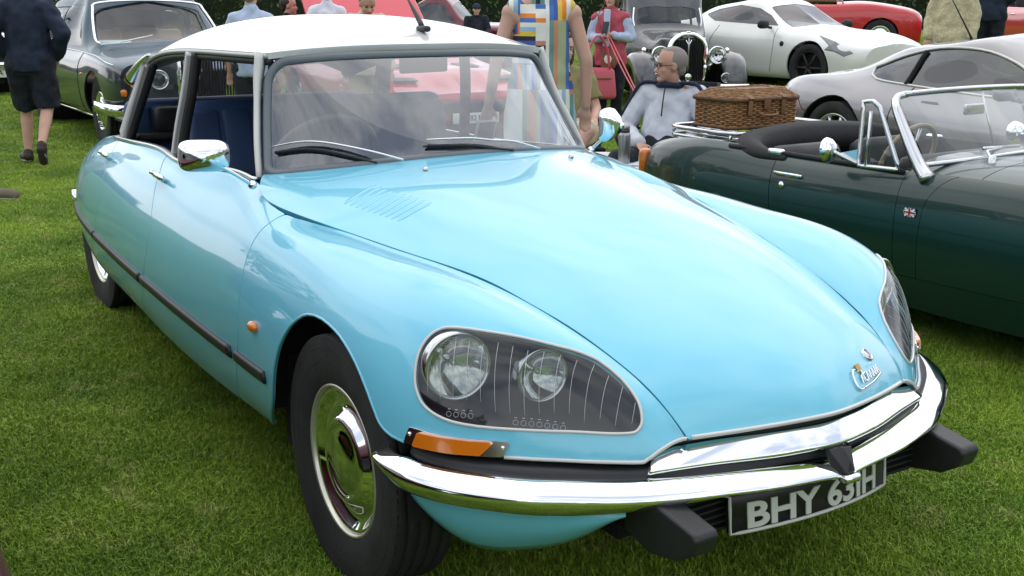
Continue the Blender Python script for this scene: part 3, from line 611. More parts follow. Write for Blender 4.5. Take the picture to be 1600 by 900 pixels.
# ---- bonnet with louvres, jets, badges
bn = sheet('bonnet', bonnet, 'ds_blue', ds, None, [], (150, 110), .0, -1, .02, off=.0)
def bn_pt(uv, off=0.): uv = np.atleast_2d(uv); P = bonnet.P(uv); N = bonnet.N(uv, -1); return P+N*off, N
b = MB(); bp, bnn = bn_pt(np.c_[np.full(60, .002), np.linspace(.01, .99, 60)], -.001); b.tube(bp, .0055, 8, up=bnn, flat=(1, 1.3)); b.build('chrome_edge', 'ds_lip_shine', bn)
q = uvp('vents')
for flipv in (0, 1):
    for i in range(10):
        f = (i+.5)/10; a0 = q[0]*(1-f)+q[3]*f; a1 = q[1]*(1-f)+q[2]*f
        uv = a0+(a1-a0)*np.linspace(0, 1, 14)[:, None]
        if flipv: uv = uv*[1, -1]+[0, 1]
        P, N = bn_pt(uv, -.001); r = .0095*np.interp(np.linspace(0, 1, 14), [0, .12, .88, 1], [.25, 1, 1, .25]); b = MB(); b.tube(P, r, 8, up=N, flat=(1, .38)); b.build('louvre', 'ds_blue', bn)
for uv in DSF['jets']:
    P, N = bn_pt([uv]); b = MB(); b.lathe([(.009, 0), (.009, .006), (.006, .012), (.0, .014)], P[0], N[0], 14); b.build('washer_jet', 'dull_chrome', bn)
# script badge (joined-up chrome lettering on a bar), round and shield badges
s0, s1 = uvp('script'); P0, N0 = bn_pt([(s0+s1)/2]); Pa, _ = bn_pt([s0]); Pb, _ = bn_pt([s1]); xd = (Pb-Pa)[0]; ln = np.linalg.norm(xd); xd /= ln; zd = N0[0]; yd = np.cross(zd, xd)
def on_bonnet(x, y, o=.004):
    p = P0[0]+xd*x+yd*y
    g, ng = bn_pt([s0+(s1-s0)*(x/ln+.5)]); return g[0]+yd*y+ng[0]*o
b = MB(); hw = ln/2*.66
def stroke(pts, r=.0028): b.tube(np.array([on_bonnet(x*hw, y*hw*.36+.010) for x, y in smooth_line(pts, 26)]), r, 6, up=zd)
stroke([(-.55, .95), (-.70, 1.05), (-.88, .5), (-.95, -.35), (-.82, -.75), (-.6, -.72)], .0028); stroke([(-.6, -.72), (.2, -.62), (.98, -.35)], .0026)
for x, h in ((-.45, .3), (-.02, .4), (.2, .35), (.42, .4), (.62, .4), (.8, .45)): stroke([(x-.06, -.35), (x+.03, h), (x+.09, -.30)], .0021)
stroke([(-.25, .75), (-.28, .1), (-.24, -.35), (-.15, -.25)], .0022); stroke([(-.38, .35), (-.1, .42)], .0022); stroke([(.55, .75), (.57, .85)], .003); stroke([(-.45, .75), (-.44, .8)], .003)
b.build('script_emblem', 'chrome', bn)
for i, uv in enumerate(DSF['badge']):
    P, N = bn_pt([uv]); b = MB()
    if i == 0:
        b.lathe([(.0, .004), (.012, .004), (.0125, .001)], P[0], N[0], 20); o = b.build('round_emblem', 'dull_chrome', bn); b = MB(); b.lathe([(.0125, .003), (.0145, .006), (.017, .006), (.018, 0)], P[0], N[0], 24); b.build('emblem_ring', 'dull_chrome', bn)
    else:
        T_, S_, U_ = frames([P[0], P[0]+N[0]]); b.prism([P[0]+xd*x+yd*y for x, y in ((-.010, .014), (.010, .014), (.011, .002), (.006, -.010), (0, -.016), (-.006, -.010), (-.011, .002))], N[0]*.004); b.build('shield_emblem', 'gold', bn)

# ---- roof, screen, pillars, rear
RRES = (90, 80)
rf = sheet('roof', roof, 'ds_white', ds, None, [], RRES, 0, -1, .022)
sheet('headliner', roof, 'headliner', rf, None, [], (30, 24), .02, -1, 0, off=-.028)
def rf_pt(uv, off=0.): uv = np.atleast_2d(uv); return roof.P(uv)+roof.N(uv, -1)*off, roof.N(uv, -1)
for v in (0., 1.):
    P, N = rf_pt(np.c_[np.linspace(.0, 1, 50), np.full(50, v)]); b = MB(); b.tube(P+[0, 0, -.012], .009, 8, flat=(1, 1)); b.build('gutter', 'ds_grey', rf)
    P = P+[0, (.012 if v == 0 else -.012), -.030]; b = MB(); b.tube(P, .013, 8); b.build('window_seal', 'seal', ds)
tsr = np.array([0, .3, .6, .8, .92, 1.0]); wrows = []
for f in (0, .33, .66, 1.):
    t = tsr; lo_ = np.c_[-.695-.292*t**3.1, -.648*t, 1.000-.062*t**2.4]; hi_ = np.c_[-1.052-.128*t**2.6, -.552*t, 1.328-.022*t**3]
    g = lo_+(hi_-lo_)*f+np.array([.035, 0, .03])*(f*(1-f)*2)*(1-2.2*t[:, None]**5); wrows.append(np.vstack([g[::-1], g[1:]*[1, -1, 1]]))
_wt = np.r_[-tsr[::-1], tsr[1:]]/2+.5
scr = Surf(wrows, nu=4, nv=11, lam=1e-5, vs=_wt)
def rrect(u0, v0, u1, v1, ru, rv, n=8, bot=.4):
    out = []
    for (cu, cv, a0, k) in ((u1, v1, 0, 1), (u0, v1, 90, bot), (u0, v0, 180, bot), (u1, v0, 270, 1)):
        for i in range(n+1):
            a = R(a0+90*i/n); su = 1 if cu == u1 else -1; sv = 1 if cv == v1 else -1
            out.append((cu-su*ru*k+ru*k*math.cos(a), cv-sv*rv*k+rv*k*math.sin(a)))
    return np.array(out)
so = rrect(.012, .007, .965, .993, .17, .05)
ws = sheet('windscreen', scr, 'screen', ds, so, [], (40, 60), 0, -1 if scr.N([[.5, .5]])[0][0] < 0 else 1, 0)
WSF = -1 if scr.N([[.5, .5]])[0][0] < 0 else 1
P = scr.P(densify(so, .02, True)); N = scr.N(densify(so, .02, True), WSF)
b = MB(); b.sweep(P+N*.002, [(-.013, -.012), (-.013, .006), (-.005, .011), (.006, .010), (.014, .002), (.014, -.012)], up=N, closed=True); b.build('screen_rubber', 'ds_screen_rubber', ws)
b = MB(); ctr = P.mean(0); b.tube(ctr+(P-ctr)*.988+N*.004, .006, 6, closed=True, up=N); b.build('screen_seal', 'seal', ws)
# scuttle top behind the bonnet edge
for sd in (-1, 1):
    s = np.array([1, -sd, 1])
    pil = smooth_line(np.array([(-.999, -.664, .932), (-1.056, -.646, 1.03), (-1.122, -.617, 1.14), (-1.166, -.594, 1.24), (-1.188, -.572, 1.325)])*s, 20)
    b = MB(); b.sweep(pil, [(-.007, -.02), (-.009, .004), (-.004, .009), (.004, .009), (.009, .003), (.007, -.02)], up=(.62, .7*sd, .25), scale=np.r_[np.full(12, 1.), np.linspace(1, 1.7, 8)]); b.build('front_pillar', 'ds_pillar', ds)
    bp_ = smooth_line(np.array([(-1.945, -.668, .89), (-1.91, -.652, 1.02), (-1.87, -.632, 1.15), (-1.845, -.611, 1.30)])*s, 44)
    b = MB(); b.sweep(bp_, [(-.018, -.016), (-.018, .012), (.018, .012), (.018, -.016)], up=np.array((0, -1, .2))*s); bpo = b.build('centre_pillar', 'ds_grey', ds)
    b = MB()
    for i in range(1, 43): T_, S_, U_ = frames(bp_, np.array((0, -1, .2))*s); b.tube([bp_[i]+U_[i]*.012-S_[i]*.017, bp_[i]+U_[i]*.012+S_[i]*.017], .0022, 4)
    b.build('ribbing', 'ds_grey', bpo)
    b = MB(); b.sweep(bp_+np.array((.035, .012, 0))*s, [(-.016, -.02), (-.016, .01), (.016, .01), (.016, -.02)], up=np.array((0, -1, .2))*s); b.build('door_frame', 'seal', ds)
    cp = np.array([(-2.82, -.652, .872), (-2.745, -.630, .99), (-2.665, -.602, 1.12), (-2.60, -.580, 1.225)])*s; cp = smooth_line(cp, 40)
    b = MB(); b.sweep(cp, [(-.045, -.02), (-.045, .010), (.045, .010), (.045, -.02)], up=np.array((0, -1, .2))*s, scale=np.linspace(1.1, .62, 40)); cpo = b.build('rear_pillar', 'ds_grey', ds)
    b = MB(); T_, S_, U_ = frames(cp, np.array((0, -1, .2))*s)
    for i in range(1, 39): k = .043*np.linspace(1.1, .62, 40)[i]; b.tube([cp[i]+U_[i]*.0115-S_[i]*k, cp[i]+U_[i]*.0115+S_[i]*k], .0022, 4)
    b.build('ribbing', 'ds_grey', cpo)
    b = MB(); b.sweep(cp+np.array((.07, .006, 0))*s, [(-.022, -.02), (-.022, .012), (.022, .012), (.022, -.02)], up=np.array((0, -1, .2))*s); b.build('door_frame', 'seal', ds)
    tr = np.array([(-2.50, -.592, 1.262), (-2.62, -.585, 1.235), (-2.80, -.572, 1.185), (-2.97, -.556, 1.135)])*s
    b = MB(); b.tube(smooth_line(tr, 16), np.interp(np.linspace(0, 1, 16), [0, .6, 1], [.012, .03, .040]), 12, flat=(.8, .8)); tro = b.build('rear_lamp_horn', 'dull_chrome', ds)
    b = MB(); b.lathe([(0, .014), (.02, .012), (.034, .002), (.036, -.02)], tr[-1]+np.array((-.004, 0, -.002)), (-1, 0, -.25), 16); b.build('lens', 'amber', tro)
    # belt chrome, door tops
    uvb = np.c_[np.linspace(.437, .80, 60), np.full(60, 1.)]; P, N = fl_pt(uvb, 0, sd); b = MB(); b.sweep(P+[0, 0, .004], [(-.012, -.006), (-.012, .006), (.012, .006), (.012, -.006)], up=(0, 0, 1)); b.build('belt_trim', 'dull_chrome', ds)
    b = MB(); Pi = P+np.array((0, -sd*.03, -.004)); Pj = P+np.array((0, -sd*.035, -.42)); V = np.vstack([P+[0, 0, -.006], Pi, Pj]); n = len(P)
    b.add(V, [(i, i+1, n+i+1, n+i) for i in range(n-1)]+[(n+i, n+i+1, 2*n+i+1, 2*n+i) for i in range(n-1)]); b.build('door_lining', 'leather_navy', ds)
# rear glass, boot lid and tail panel close the body
rg = []
for f in np.linspace(0, 1, 4):
    t = np.linspace(-1, 1, 9); r_ = roof.P(np.c_[np.full(9, 1.), np.linspace(0, 1, 9)]); lo_ = np.c_[-3.62+.62*np.abs(t)**2.5, t*.60, .86+.01*np.abs(t)]
    rg.append(r_+(lo_-r_)*f+np.array((-.03, 0, .02))*f*(1-f)*3)
rgs = Surf(rg, nu=4, nv=9, lam=1e-5); sheet('rear_window', rgs, 'pane', ds, None, [], (20, 30), 0, 1 if rgs.N([[.5, .5]])[0][0] < 0 else -1, 0)
bt = []
for i, f in enumerate(np.linspace(0, 1, 6)):
    u = .775+(.999-.775)*f; e = flank.P([[u, 1.]])[0]; t = np.linspace(-1, 1, 9); cx = -3.0-1.0*f
    bt.append(np.c_[e[0]+(cx-e[0])*(1-t**2), -e[1]*t, e[2]+(.04*(1-f))*(1-t**2)])
bts = Surf(bt, nu=6, nv=9, lam=1e-5); sheet('boot_lid', bts, 'ds_blue', ds, None, [], (40, 40), 0, 1 if bts.N([[.5, .5]])[0][2] > 0 else -1, .01)
tl = []
for f in np.linspace(0, 1, 5):
    e = flank.P([[1., f]])[0]; t = np.linspace(-1, 1, 7); tl.append(np.c_[e[0]-.05*(1-t**2), -e[1]*t, np.full(7, e[2])])
tls = Surf(tl, nu=5, nv=7, lam=1e-5); sheet('tail_panel', tls, 'ds_blue', ds, None, [], (12, 30), 0, 1 if tls.N([[.5, .5]])[0][0] < 0 else -1, 0)
b = MB(); b.sweep(smooth_line([(-3.74, -.705, .45), (-3.85, -.65, .45), (-3.99, -.53, .44), (-4.06, 0, .44), (-3.99, .53, .44), (-3.85, .65, .45), (-3.74, .705, .45)], 40), [(-.02, -.05), (.03, -.05), (.045, 0), (.03, .05), (-.02, .05)]); b.build('rear_bumper', 'chrome', ds)
# ---- front bumper
half = np.array([(.287, .888, .468), (.36, .893, .467), (.445, .880, .466), (.551, .829, .466), (.667, .727, .465), (.734, .637, .465), (.794, .541, .464), (.85, .441, .467), (.893, .331, .470), (.925, .209, .468), (.940, .06, .461), (.946, 0, .457)])
lip = np.vstack([half*[1, -1, 1], (half*[1, 1, 1])[::-1][1:]]); lip = smooth_line(lip, 140)
bprof = [(-.070, .037), (-.034, .022), (-.012, .010), (0, .001), (.003, -.006), (-.003, -.013), (-.012, -.023), (-.03, -.031), (-.06, -.034), (-.075, -.02)]
def outward(P):
    T_ = np.gradient(P, axis=0); n = np.c_[-T_[:, 1], T_[:, 0], np.zeros(len(P))]; n /= np.linalg.norm(n, axis=1, keepdims=True); n[(n*(P-[-.6, 0, .5])).sum(1) < 0] *= -1; return n
def plan_sweep(name, P, prof, m, par, closedp=True, endround=0):
    n = outward(P); k = len(prof); sc = np.ones(len(P)); low_ = .62+1.13*np.clip((np.abs(P[:, 1])-.28)/.35, 0, 1)*(1 if endround else 0)
    if endround: sc[:endround] = np.sqrt(np.linspace(.22, 1, endround)); sc[-endround:] = sc[:endround][::-1]
    V = np.vstack([P+n*a+np.array((0, 0, 1))*(z if not endround else 0)+(np.array((0, 0, 1))*z*(sc*(low_ if z < 0 else 1))[:, None] if endround else 0) for a, z in prof]); L_ = len(P); F = []
    for j in range(k if closedp else k-1):
        j2 = (j+1) % k
        for i in range(L_-1): F.append((j*L_+i, j*L_+i+1, j2*L_+i+1, j2*L_+i))
    F += [tuple(j*L_ for j in range(k)), tuple(j*L_+L_-1 for j in range(k))[::-1]]
    b = MB(); b.add(V, F); return b.build(name, m, par)
bmp = plan_sweep('front_bumper', lip, bprof, 'chrome', ds, endround=7)
plan_sweep('rubber_gasket', lip[6:-6], [(-.055, .020), (-.060, .041), (-.12, .046), (-.12, .0)], 'seal', bmp)
tp = np.array([(.790, .456, .512), (.838, .32, .520), (.885, .183, .524), (.907, .09, .5265), (.916, 0, .526)]); bk = np.array([(.752, .425, .542), (.800, .30, .556), (.846, .18, .562), (.869, .09, .564), (.877, 0, .564)])
tp = smooth_line(np.vstack([tp*[1, -1, 1], tp[::-1][1:]]), 60); bk = smooth_line(np.vstack([bk*[1, -1, 1], bk[::-1][1:]]), 60); n = 60
V = np.vstack([bk+[-.004, 0, -.014], bk+[-.001, 0, -.001], bk, bk*.94+tp*.06, bk*.5+tp*.5+[.001, 0, .002], bk*.08+tp*.92, tp+[-.001, 0, .0005], tp+[.0, 0, -.003], tp+[-.002, 0, -.009], tp+[-.02, 0, -.018]]); b = MB()
b.add(V, [(j*n+i, j*n+i+1, (j+1)*n+i+1, (j+1)*n+i) for j in range(9) for i in range(n-1)]+[tuple(j*n for j in range(10)), tuple(j*n+n-1 for j in range(10))[::-1]]); b.build('upper_blade', 'chrome', bmp)
b = MB(); V = np.vstack([bk+[-.02, 0, .035], bk+[-.012, 0, -.014], tp+[-.035, 0, -.02], tp+[-.05, 0, -.08]]); b.add(V, [(j*n+i, j*n+i+1, (j+1)*n+i+1, (j+1)*n+i) for j in range(3) for i in range(n-1)]); b.build('grille_recess', 'seal', ds)
b = MB(); b.add([(.918, -.036, .512), (.918, .036, .512), (.900, .036, .518), (.900, -.036, .518), (.955, -.014, .462), (.955, .014, .462), (.925, .032, .462), (.925, -.032, .462), (.948, 0, .492), (.922, 0, .517)],
  [(0, 3, 2, 9), (0, 9, 8, 4), (9, 1, 5, 8), (8, 5, 4), (1, 2, 6, 5), (0, 4, 7, 3), (4, 5, 6, 7), (0, 9, 1)], False); b.build('centre_rubber', 'black_plastic', bmp, .004)
b = MB(); b.rbox((.953, 0, .452), (.03, .05, .02), .008); b.build('centre_cap', 'chrome', bmp)
for sd in (-1, 1):
    pr = [(.72, .43), (.80, .452), (.835, .450), (.952, .432), (.962, .418), (.948, .380), (.90, .347), (.81, .328), (.72, .35)]
    b = MB(); b.prism([(x, sd*.405, z) for x, z in pr], (0, sd*.068, 0)); o = b.build('overrider', 'black_plastic', ds, .014); o.modifiers['bevel'].segments = 3
# number plate
def plate_pt(y, h, o=0.): return (.893-.70*y*y+o-.10*h, y, .345-.19*y*y+h)
pl = empty('number_plate', parent=ds); ys = np.linspace(-.262, .262, 25); b = MB()
V = [plate_pt(y, h, o) for o in (.0, -.012) for h in (0, .118) for y in ys]; n = 25
b.add(V, [(i, i+1, n+i+1, n+i) for i in range(n-1)]+[(2*n+i, 3*n+i, 3*n+i+1, 2*n+i+1) for i in range(n-1)]+[(i, 2*n+i, 2*n+i+1, i+1) for i in range(n-1)]+[(n+i, n+i+1, 3*n+i+1, 3*n+i) for i in range(n-1)]); b.build('backing', 'plate_black', pl)
b = MB(); per = [plate_pt(y, .0, .001) for y in ys]+[plate_pt(.262, .118, .001)]+[plate_pt(y, .118, .001) for y in ys[::-1]]+[plate_pt(-.262, .06, .001)]; b.tube(per, .0045, 6, closed=True); b.build('border', 'plate_char', pl)
text('lettering', 'BHY 63IH', 'plate_char', .083, Matrix.Identity(4), pl, .0015, .0022, warp=lambda p: plate_pt(p.x-.010, .0345+p.y, .002+p.z), sx=1.26)
# painted lower valances, grille duct behind the plate
for sd in (-1, 1):
    tp_ = np.array([(.30, .838, .44), (.42, .825, .43), (.52, .775, .425), (.62, .685, .42), (.70, .59, .42), (.76, .50, .42)]); bo_ = np.array([(.33, .80, .385), (.42, .765, .30), (.50, .71, .268), (.595, .62, .285), (.675, .55, .33), (.745, .49, .40)])
    tp_ = smooth_line(tp_, 30); bo_ = smooth_line(bo_, 30); b = MB(); rows = [tp_+(bo_-tp_)*f+outward(tp_)*.025*f*(1-f)*4 for f in np.linspace(0, 1, 8)]+[bo_-outward(tp_)*.06+[0, 0, .02]]; V = np.vstack(rows)*[1, sd, 1]
    b.add(V, [(j*30+i, j*30+i+1, (j+1)*30+i+1, (j+1)*30+i) for j in range(8) for i in range(29)]); b.build('lower_valance', 'ds_blue', ds)
b = MB(); b.box((.70, 0, .38), (.20, .86, .12)); duct = b.build('air_duct', 'matt_black', ds)
for i in range(6):
    b = MB(); b.box((.805+.012*0, 0, .335+i*.017), (.02, .84, .005)); b.build('slat', 'seal', duct)
# underbody, arches
b = MB(); b.box((-1.6, 0, .33), (3.9, 1.45, .16)); b.box((.25, 0, .42), (.80, .86, .28)); b.build('underbody', 'matt_black', ds)
for sd in (-1, 1):
    b = MB(); a = np.linspace(0, math.pi, 20); P = np.c_[-.05+.44*np.cos(a), np.full(20, sd*.845), .32+.41*np.sin(a)]; Q = P*[1, .6, 1]; V = np.vstack([P, Q, [(-.05, sd*.5, .3)]])
    b.add(V, [(i, i+1, 20+i+1, 20+i) for i in range(19)]+[(20+i, 20+i+1, 40) for i in range(19)]); b.build('wheel_arch_liner', 'matt_black', ds)
    b = MB(); b.box((-.445, sd*.70, .36), (.03, .22, .28)); b.build('mud_shield', 'matt_black', ds)
# ---- wheels
def tyre_mesh(b, r, w, rim, c=(0, 0, 0), axis=(0, 1, 0), n=72):
    h = w/2; p = [(rim*.97, -h*.62), (rim, -h*.80), (rim+.012, -h*.90), (r*.80, -h*1.0), (r*.90, -h*.98), (r*.955, -h*.90), (r*.985, -h*.80)]
    g = []
    for s in (-.78, -.42, -.06, .30, .66): g += [(r, h*s), (r*1.003, h*(s+.15)), (r, h*(s+.29)), (r-.007, h*(s+.295)), (r-.007, h*(s+.345))]
    p += g[:-2]+[(r*.985, h*.96), (r*.955, h*.98), (r*.90, h*.99), (r*.80, h*1.0), (rim+.012, h*.90), (rim, h*.80), (rim*.97, h*.62)]
    b.lathe([(a, d) for a, d in p], c, axis, n); return b
def ds_wheel(x, y, sd, steer=0., cam_=0.):
    w = empty('wheel', (x, y, .333), 0, parent=ds); w.rotation_euler = (cam_, 0, steer); ax = (0, sd, 0)
    ty = tyre_mesh(MB(), .336, .185, .198, axis=ax).build('tyre', 'tyre', w)
    b = MB()
    for i in range(96):                                    # cross grooves at the tread shoulder
        a = 2*math.pi*i/96; ca, sa = math.cos(a), math.sin(a); b.box((.3335*ca, sd*.078, .3335*sa), (.005, .020, .012), (-a, 'Y'))
    rb = MB(); [rb.tube([(.268*math.cos(t), sd*(.0905), .268*math.sin(t)) for t in np.linspace(0, 2*np.pi, 60, endpoint=False)], .0025, 5, closed=True, up=(0, 1, 0)), rb.tube([(.305*math.cos(t), sd*.0905, .305*math.sin(t)) for t in np.linspace(0, 2*np.pi, 60, endpoint=False)], .0018, 5, closed=True, up=(0, 1, 0))]
    bpy.context.view_layer.update(); b.build('tread_groove', 'matt_black', w); rb.build('sidewall_rib', 'tyre', w)
    b = MB(); b.lathe([(.203, .060), (.2075, .072), (.206, .081), (.201, .084), (.197, .080), (.196, .066), (.186, .045)], (0, 0, 0), ax, 64); b.build('rim', 'hub_rim', w)
    b = MB(); b.lathe([(.1965, .060), (.1945, .0715), (.190, .073), (.184, .069), (.170, .056), (.156, .050), (.143, .051), (.131, .060), (.119, .074), (.110, .081), (.103, .082), (.097, .078), (.092, .073), (.086, .0725), (.070, .080), (.045, .087), (.02, .0895), (.0005, .090)], (0, 0, 0), ax, 64); hc = b.build('hubcap', 'chrome', w)
    b = MB(); b.tube([(.168, sd*.052, .06), (.178, sd*.075, .064)], .004, 6); b.build('valve', 'rubber', w)
    return w
ds_wheel(0, -.758, -1); ds_wheel(0, .758, 1); ds_wheel(-3.125, -.658, -1); ds_wheel(-3.125, .658, 1)
# ---- interior
b = MB(); b.box((-1.75, 0, .36), (2.6, 1.36, .06)); b.box((-.93, 0, .62), (.08, 1.36, .56)); b.box((-2.98, 0, .60), (.10, 1.24, .50)); b.build('cabin_floor', 'trim_black', ds)
def seat(x, y, w, h=.58, hz=.36, lean=.18):
    s_ = empty('seat', (x, y, hz), 0, parent=ds); b = MB(); b.rbox((.05, 0, .09), (.54, w, .18), .06, seg=3); b.build('cushion', 'leather_navy', s_)
    b = MB(); m_ = Matrix.Rotation(-lean, 3, 'Y')
    nrib = max(3, int(w/.11)); b.rbox((-.27-.12, 0, .16+h/2), (.13, w, h), .05, m_, 3); b.build('backrest', 'leather_navy', s_)
    b = MB()
    for i in range(nrib): yy = -w/2+w*(i+.5)/nrib; b.rbox((-.338, yy, .17+h/2), (.05, w/nrib*.95, h*.86), .02, m_); b.rbox((-.30, yy, .19), (.3, w/nrib*.94, .02), .009)
    b.build('pleat', 'leather_navy', s_); return s_
seat(-1.62, -.33, .52); seat(-1.62, .33, .52); seat(-2.52, 0, 1.22, .52)
b = MB(); b.rbox((-2.92, 0, .875), (.34, 1.2, .03), .01); b.box((-3.30, 0, .885), (.62, 1.0, .012)); b.build('parcel_shelf', 'trim_black', ds)
b = MB(); b.sweep(smooth_line([(-1.06, -.62, .90), (-.98, -.35, .93), (-.94, 0, .94), (-.98, .35, .93), (-1.06, .62, .90)], 30), [(-.16, -.16), (-.17, .0), (-.10, .035), (.12, .03), (.16, -.02), (.12, -.16)]); b.build('dashboard', 'trim_black', ds)
sw = empty('steering_wheel', (-1.24, -.33, .93), 0, parent=ds); sw.rotation_euler = (0, R(-58), 0); a = np.linspace(0, 2*np.pi, 40, endpoint=False)
b = MB(); b.tube(np.c_[.205*np.cos(a), .205*np.sin(a), np.zeros(40)], .011, 8, closed=True); b.build('wheel_rim', 'wheel_grey', sw); b = MB(); b.tube(smooth_line([(-.2, .02, 0), (-.1, .02, -.03), (0, .01, -.10), (.02, 0, -.22)], 14), .014, 8); b.build('spoke', 'wheel_grey', sw)
b = MB(); b.rbox((-1.12, .02, 1.275), (.02, .22, .055), .008, (R(12), 'Z')); b.tube([(-1.10, .02, 1.30), (-1.07, .02, 1.33)], .006, 6); b.build('rear_view_mirror', 'trim_black', ds)
# ---- wipers, mirrors, aerial
def wsp(y, z, o=.012):
    v = .5+y/1.25/1.0*.98; uv = np.array([.5, .5])
    for _ in range(12):
        p = scr.P([uv])[0]; J = (np.array([scr.P([uv+[1e-4, 0]])[0], scr.P([uv+[0, 1e-4]])[0]])-p)/1e-4; e = np.array([y-p[1], z-p[2]])
        uv = np.clip(uv+np.linalg.solve(J[:, 1:].T, e), 0, 1)
    return scr.P([uv])[0]+scr.N([uv], WSF)[0]*o
for k, arm in enumerate(([(-.60, 1.020), (-.545, 1.038), (-.499, 1.043), (-.446, 1.036), (-.36, 1.010), (-.29, .978)], [(-.185, 1.045), (-.10, 1.044), (-.02, 1.041), (.056, 1.031), (.13, 1.018), (.22, .985)])):
    w = empty('wiper', parent=ds); P = np.array([wsp(y, z, .022+.010*(i > 3)) for i, (y, z) in enumerate(arm)]); P[-1] = P[-1]+np.array((.02, 0, -.005)); ps = smooth_line(P, 26)
    b = MB(); b.tube(ps, np.interp(np.linspace(0, 1, 26), [0, .3, 1], [.004, .006, .0065]), 6, flat=(1, .6)); b.build('arm', 'dull_chrome', w)
    P2 = np.array([wsp(y, z-.014-(.02 if k == 0 else .012)*i/5, .010) for i, (y, z) in enumerate(arm[:5])]); b = MB(); b.sweep(smooth_line(P2, 20), [(-.003, -.006), (-.003, .007), (.003, .007), (.003, -.006)], up=(.6, 0, .5)); b.build('blade', 'seal', w)
def mirror(c, base, nx, ny, sd, w=.155, h=.098):
    mr = empty('door_mirror', parent=ds); X = Vector(nx).normalized(); c = Vector(c); Yv = Vector((0, 0, 1)); Yv = (Yv-X*Yv.dot(X)).normalized(); Z = X.cross(Yv)
    sp = lambda a: (abs(math.cos(a))**.45*(1 if math.cos(a) > 0 else -1), abs(math.sin(a))**.55*(1 if math.sin(a) > 0 else -1)); aa = np.linspace(0, 2*np.pi, 36, endpoint=False); b = MB(); rows = []
    for sc_, d in ((1, -.012), (1.02, 0), (.96, .018), (.62, .045), (.2, .060)): rows.append([c+X*(sp(t)[0]*w/2*sc_)+Yv*(sp(t)[1]*h/2*sc_*(1 if d < .03 else .9))+Z*d*ny for t in aa])
    V = [p for r_ in rows for p in r_]; n = 36; b.add(V, [(j*n+i, j*n+(i+1) % n, (j+1)*n+(i+1) % n, (j+1)*n+i) for j in range(4) for i in range(n)]+[tuple(4*n+i for i in range(n))]); b.build('mirror_head', 'chrome', mr)
    b = MB(); b.add([c+X*(sp(t)[0]*w/2*.98)+Yv*(sp(t)[1]*h/2*.98)-Z*.008*ny for t in aa], [tuple(range(n))]); b.build('mirror_glass', 'reflector', mr)
    e = c+Z*.058*ny; b = MB(); b.tube(smooth_line([e, e+(Vector(base)-e)*.5+Vector((0, 0, .006)), Vector(base)], 10), [.009, .008, .0075, .007, .0065, .0065, .0065, .0065, .007, .008], 8); b.sphere(e, .013, 12, 8); b.sphere(base, .015, 12, 8); b.build('stem', 'chrome', mr)
mirror((-.905, -.873, 1.030), (-.885, -.728, .930), (.42, 1, .0), 1, -1)
mirror((-.925, .715, 1.040), (-.965, .668, .940), (-.55, 1, .10), 1, 1, .105, .125)
b = MB(); b.rbox((-1.165, .045, 1.402), (.075, .028, .022), .009); b.tube(smooth_line([(-1.175, .045, 1.405), (-1.215, .052, 1.435), (-1.40, .06, 1.58), (-1.62, .07, 1.75)], 16), np.interp(np.linspace(0, 1, 16), [0, .25, .3, 1], [.012, .007, .003, .0022]), 8); b.build('aerial', 'black_plastic', ds)
# things left inside the car
def at_top(name, b, m, label, cat, group=None): o = b.build(name, m); return tag(o, label, cat, group)
# ================================================================ other cars
def patch_cuts(surf, res, cuts):
    V, T = grid_tris(*res)
    for chart, poly, sg, gap in cuts:
        poly = np.array(poly, float); P = surf.P(V); q = chart(P, V); ins = inside(poly, q); d = np.minimum(seg_dist(q, densify(poly, .5, True)), 1); f = np.where(ins, d, -d)*sg-gap
        if (f > 0).sum() == 0: return V[:1], T[:0]
        V, T = cut_tris(V, T, f)
        if len(T) == 0: break
    return V, T
def cut_sheet(name, surf, m, par, res, cuts, flip, mirror=False, off=0., rim=.01):
    key_ = (id(surf), res, tuple(np.array(c_[1], float).tobytes()+bytes([c_[2] & 255]) for c_ in cuts), off, rim)
    if key_ not in SHEETS:
        V, T = patch_cuts(surf, res, cuts)
        P = surf.P(V); N = surf.N(V, flip); P = P+N*off
        fn = np.cross(P[T[:, 1]]-P[T[:, 0]], P[T[:, 2]]-P[T[:, 0]]); bad = (fn*N[T[:, 0]]).sum(1) < 0; T = T.copy(); T[bad] = T[bad][:, ::-1]
        if rim:
            E = np.vstack([T[:, [0, 1]], T[:, [1, 2]], T[:, [2, 0]]]); key = E[:, 0].astype(np.int64)*10**7+E[:, 1]; rev = E[:, 1].astype(np.int64)*10**7+E[:, 0]; B = E[~np.isin(key, rev)]
            a, b = B[:, 0], B[:, 1]; t = P[b]-P[a]; t /= np.linalg.norm(t, axis=1, keepdims=True)+1e-12; on = np.cross(t, N[a]); nP = len(P); k = len(B); i = np.arange(k)
            P = np.vstack([P, P[a], P[b], P[a]-N[a]*rim, P[b]-N[b]*rim]); N = np.vstack([N, on, on, on, on]); T = np.vstack([T, np.c_[nP+i, nP+2*k+i, nP+3*k+i], np.c_[nP+i, nP+3*k+i, nP+k+i]])
        SHEETS[key_] = (P, N, T)
    P, N, T = SHEETS[key_]
    if len(T) == 0: return None
    if mirror: P = P*[1, -1, 1]; N = N*[1, -1, 1]; T = T[:, ::-1]
    return pyobj(name, P, T, m, par, normals=N)
def circ(cx, cz, r, n=28): return [(cx+r*math.cos(2*math.pi*i/n), cz+r*math.sin(2*math.pi*i/n)) for i in range(n)]
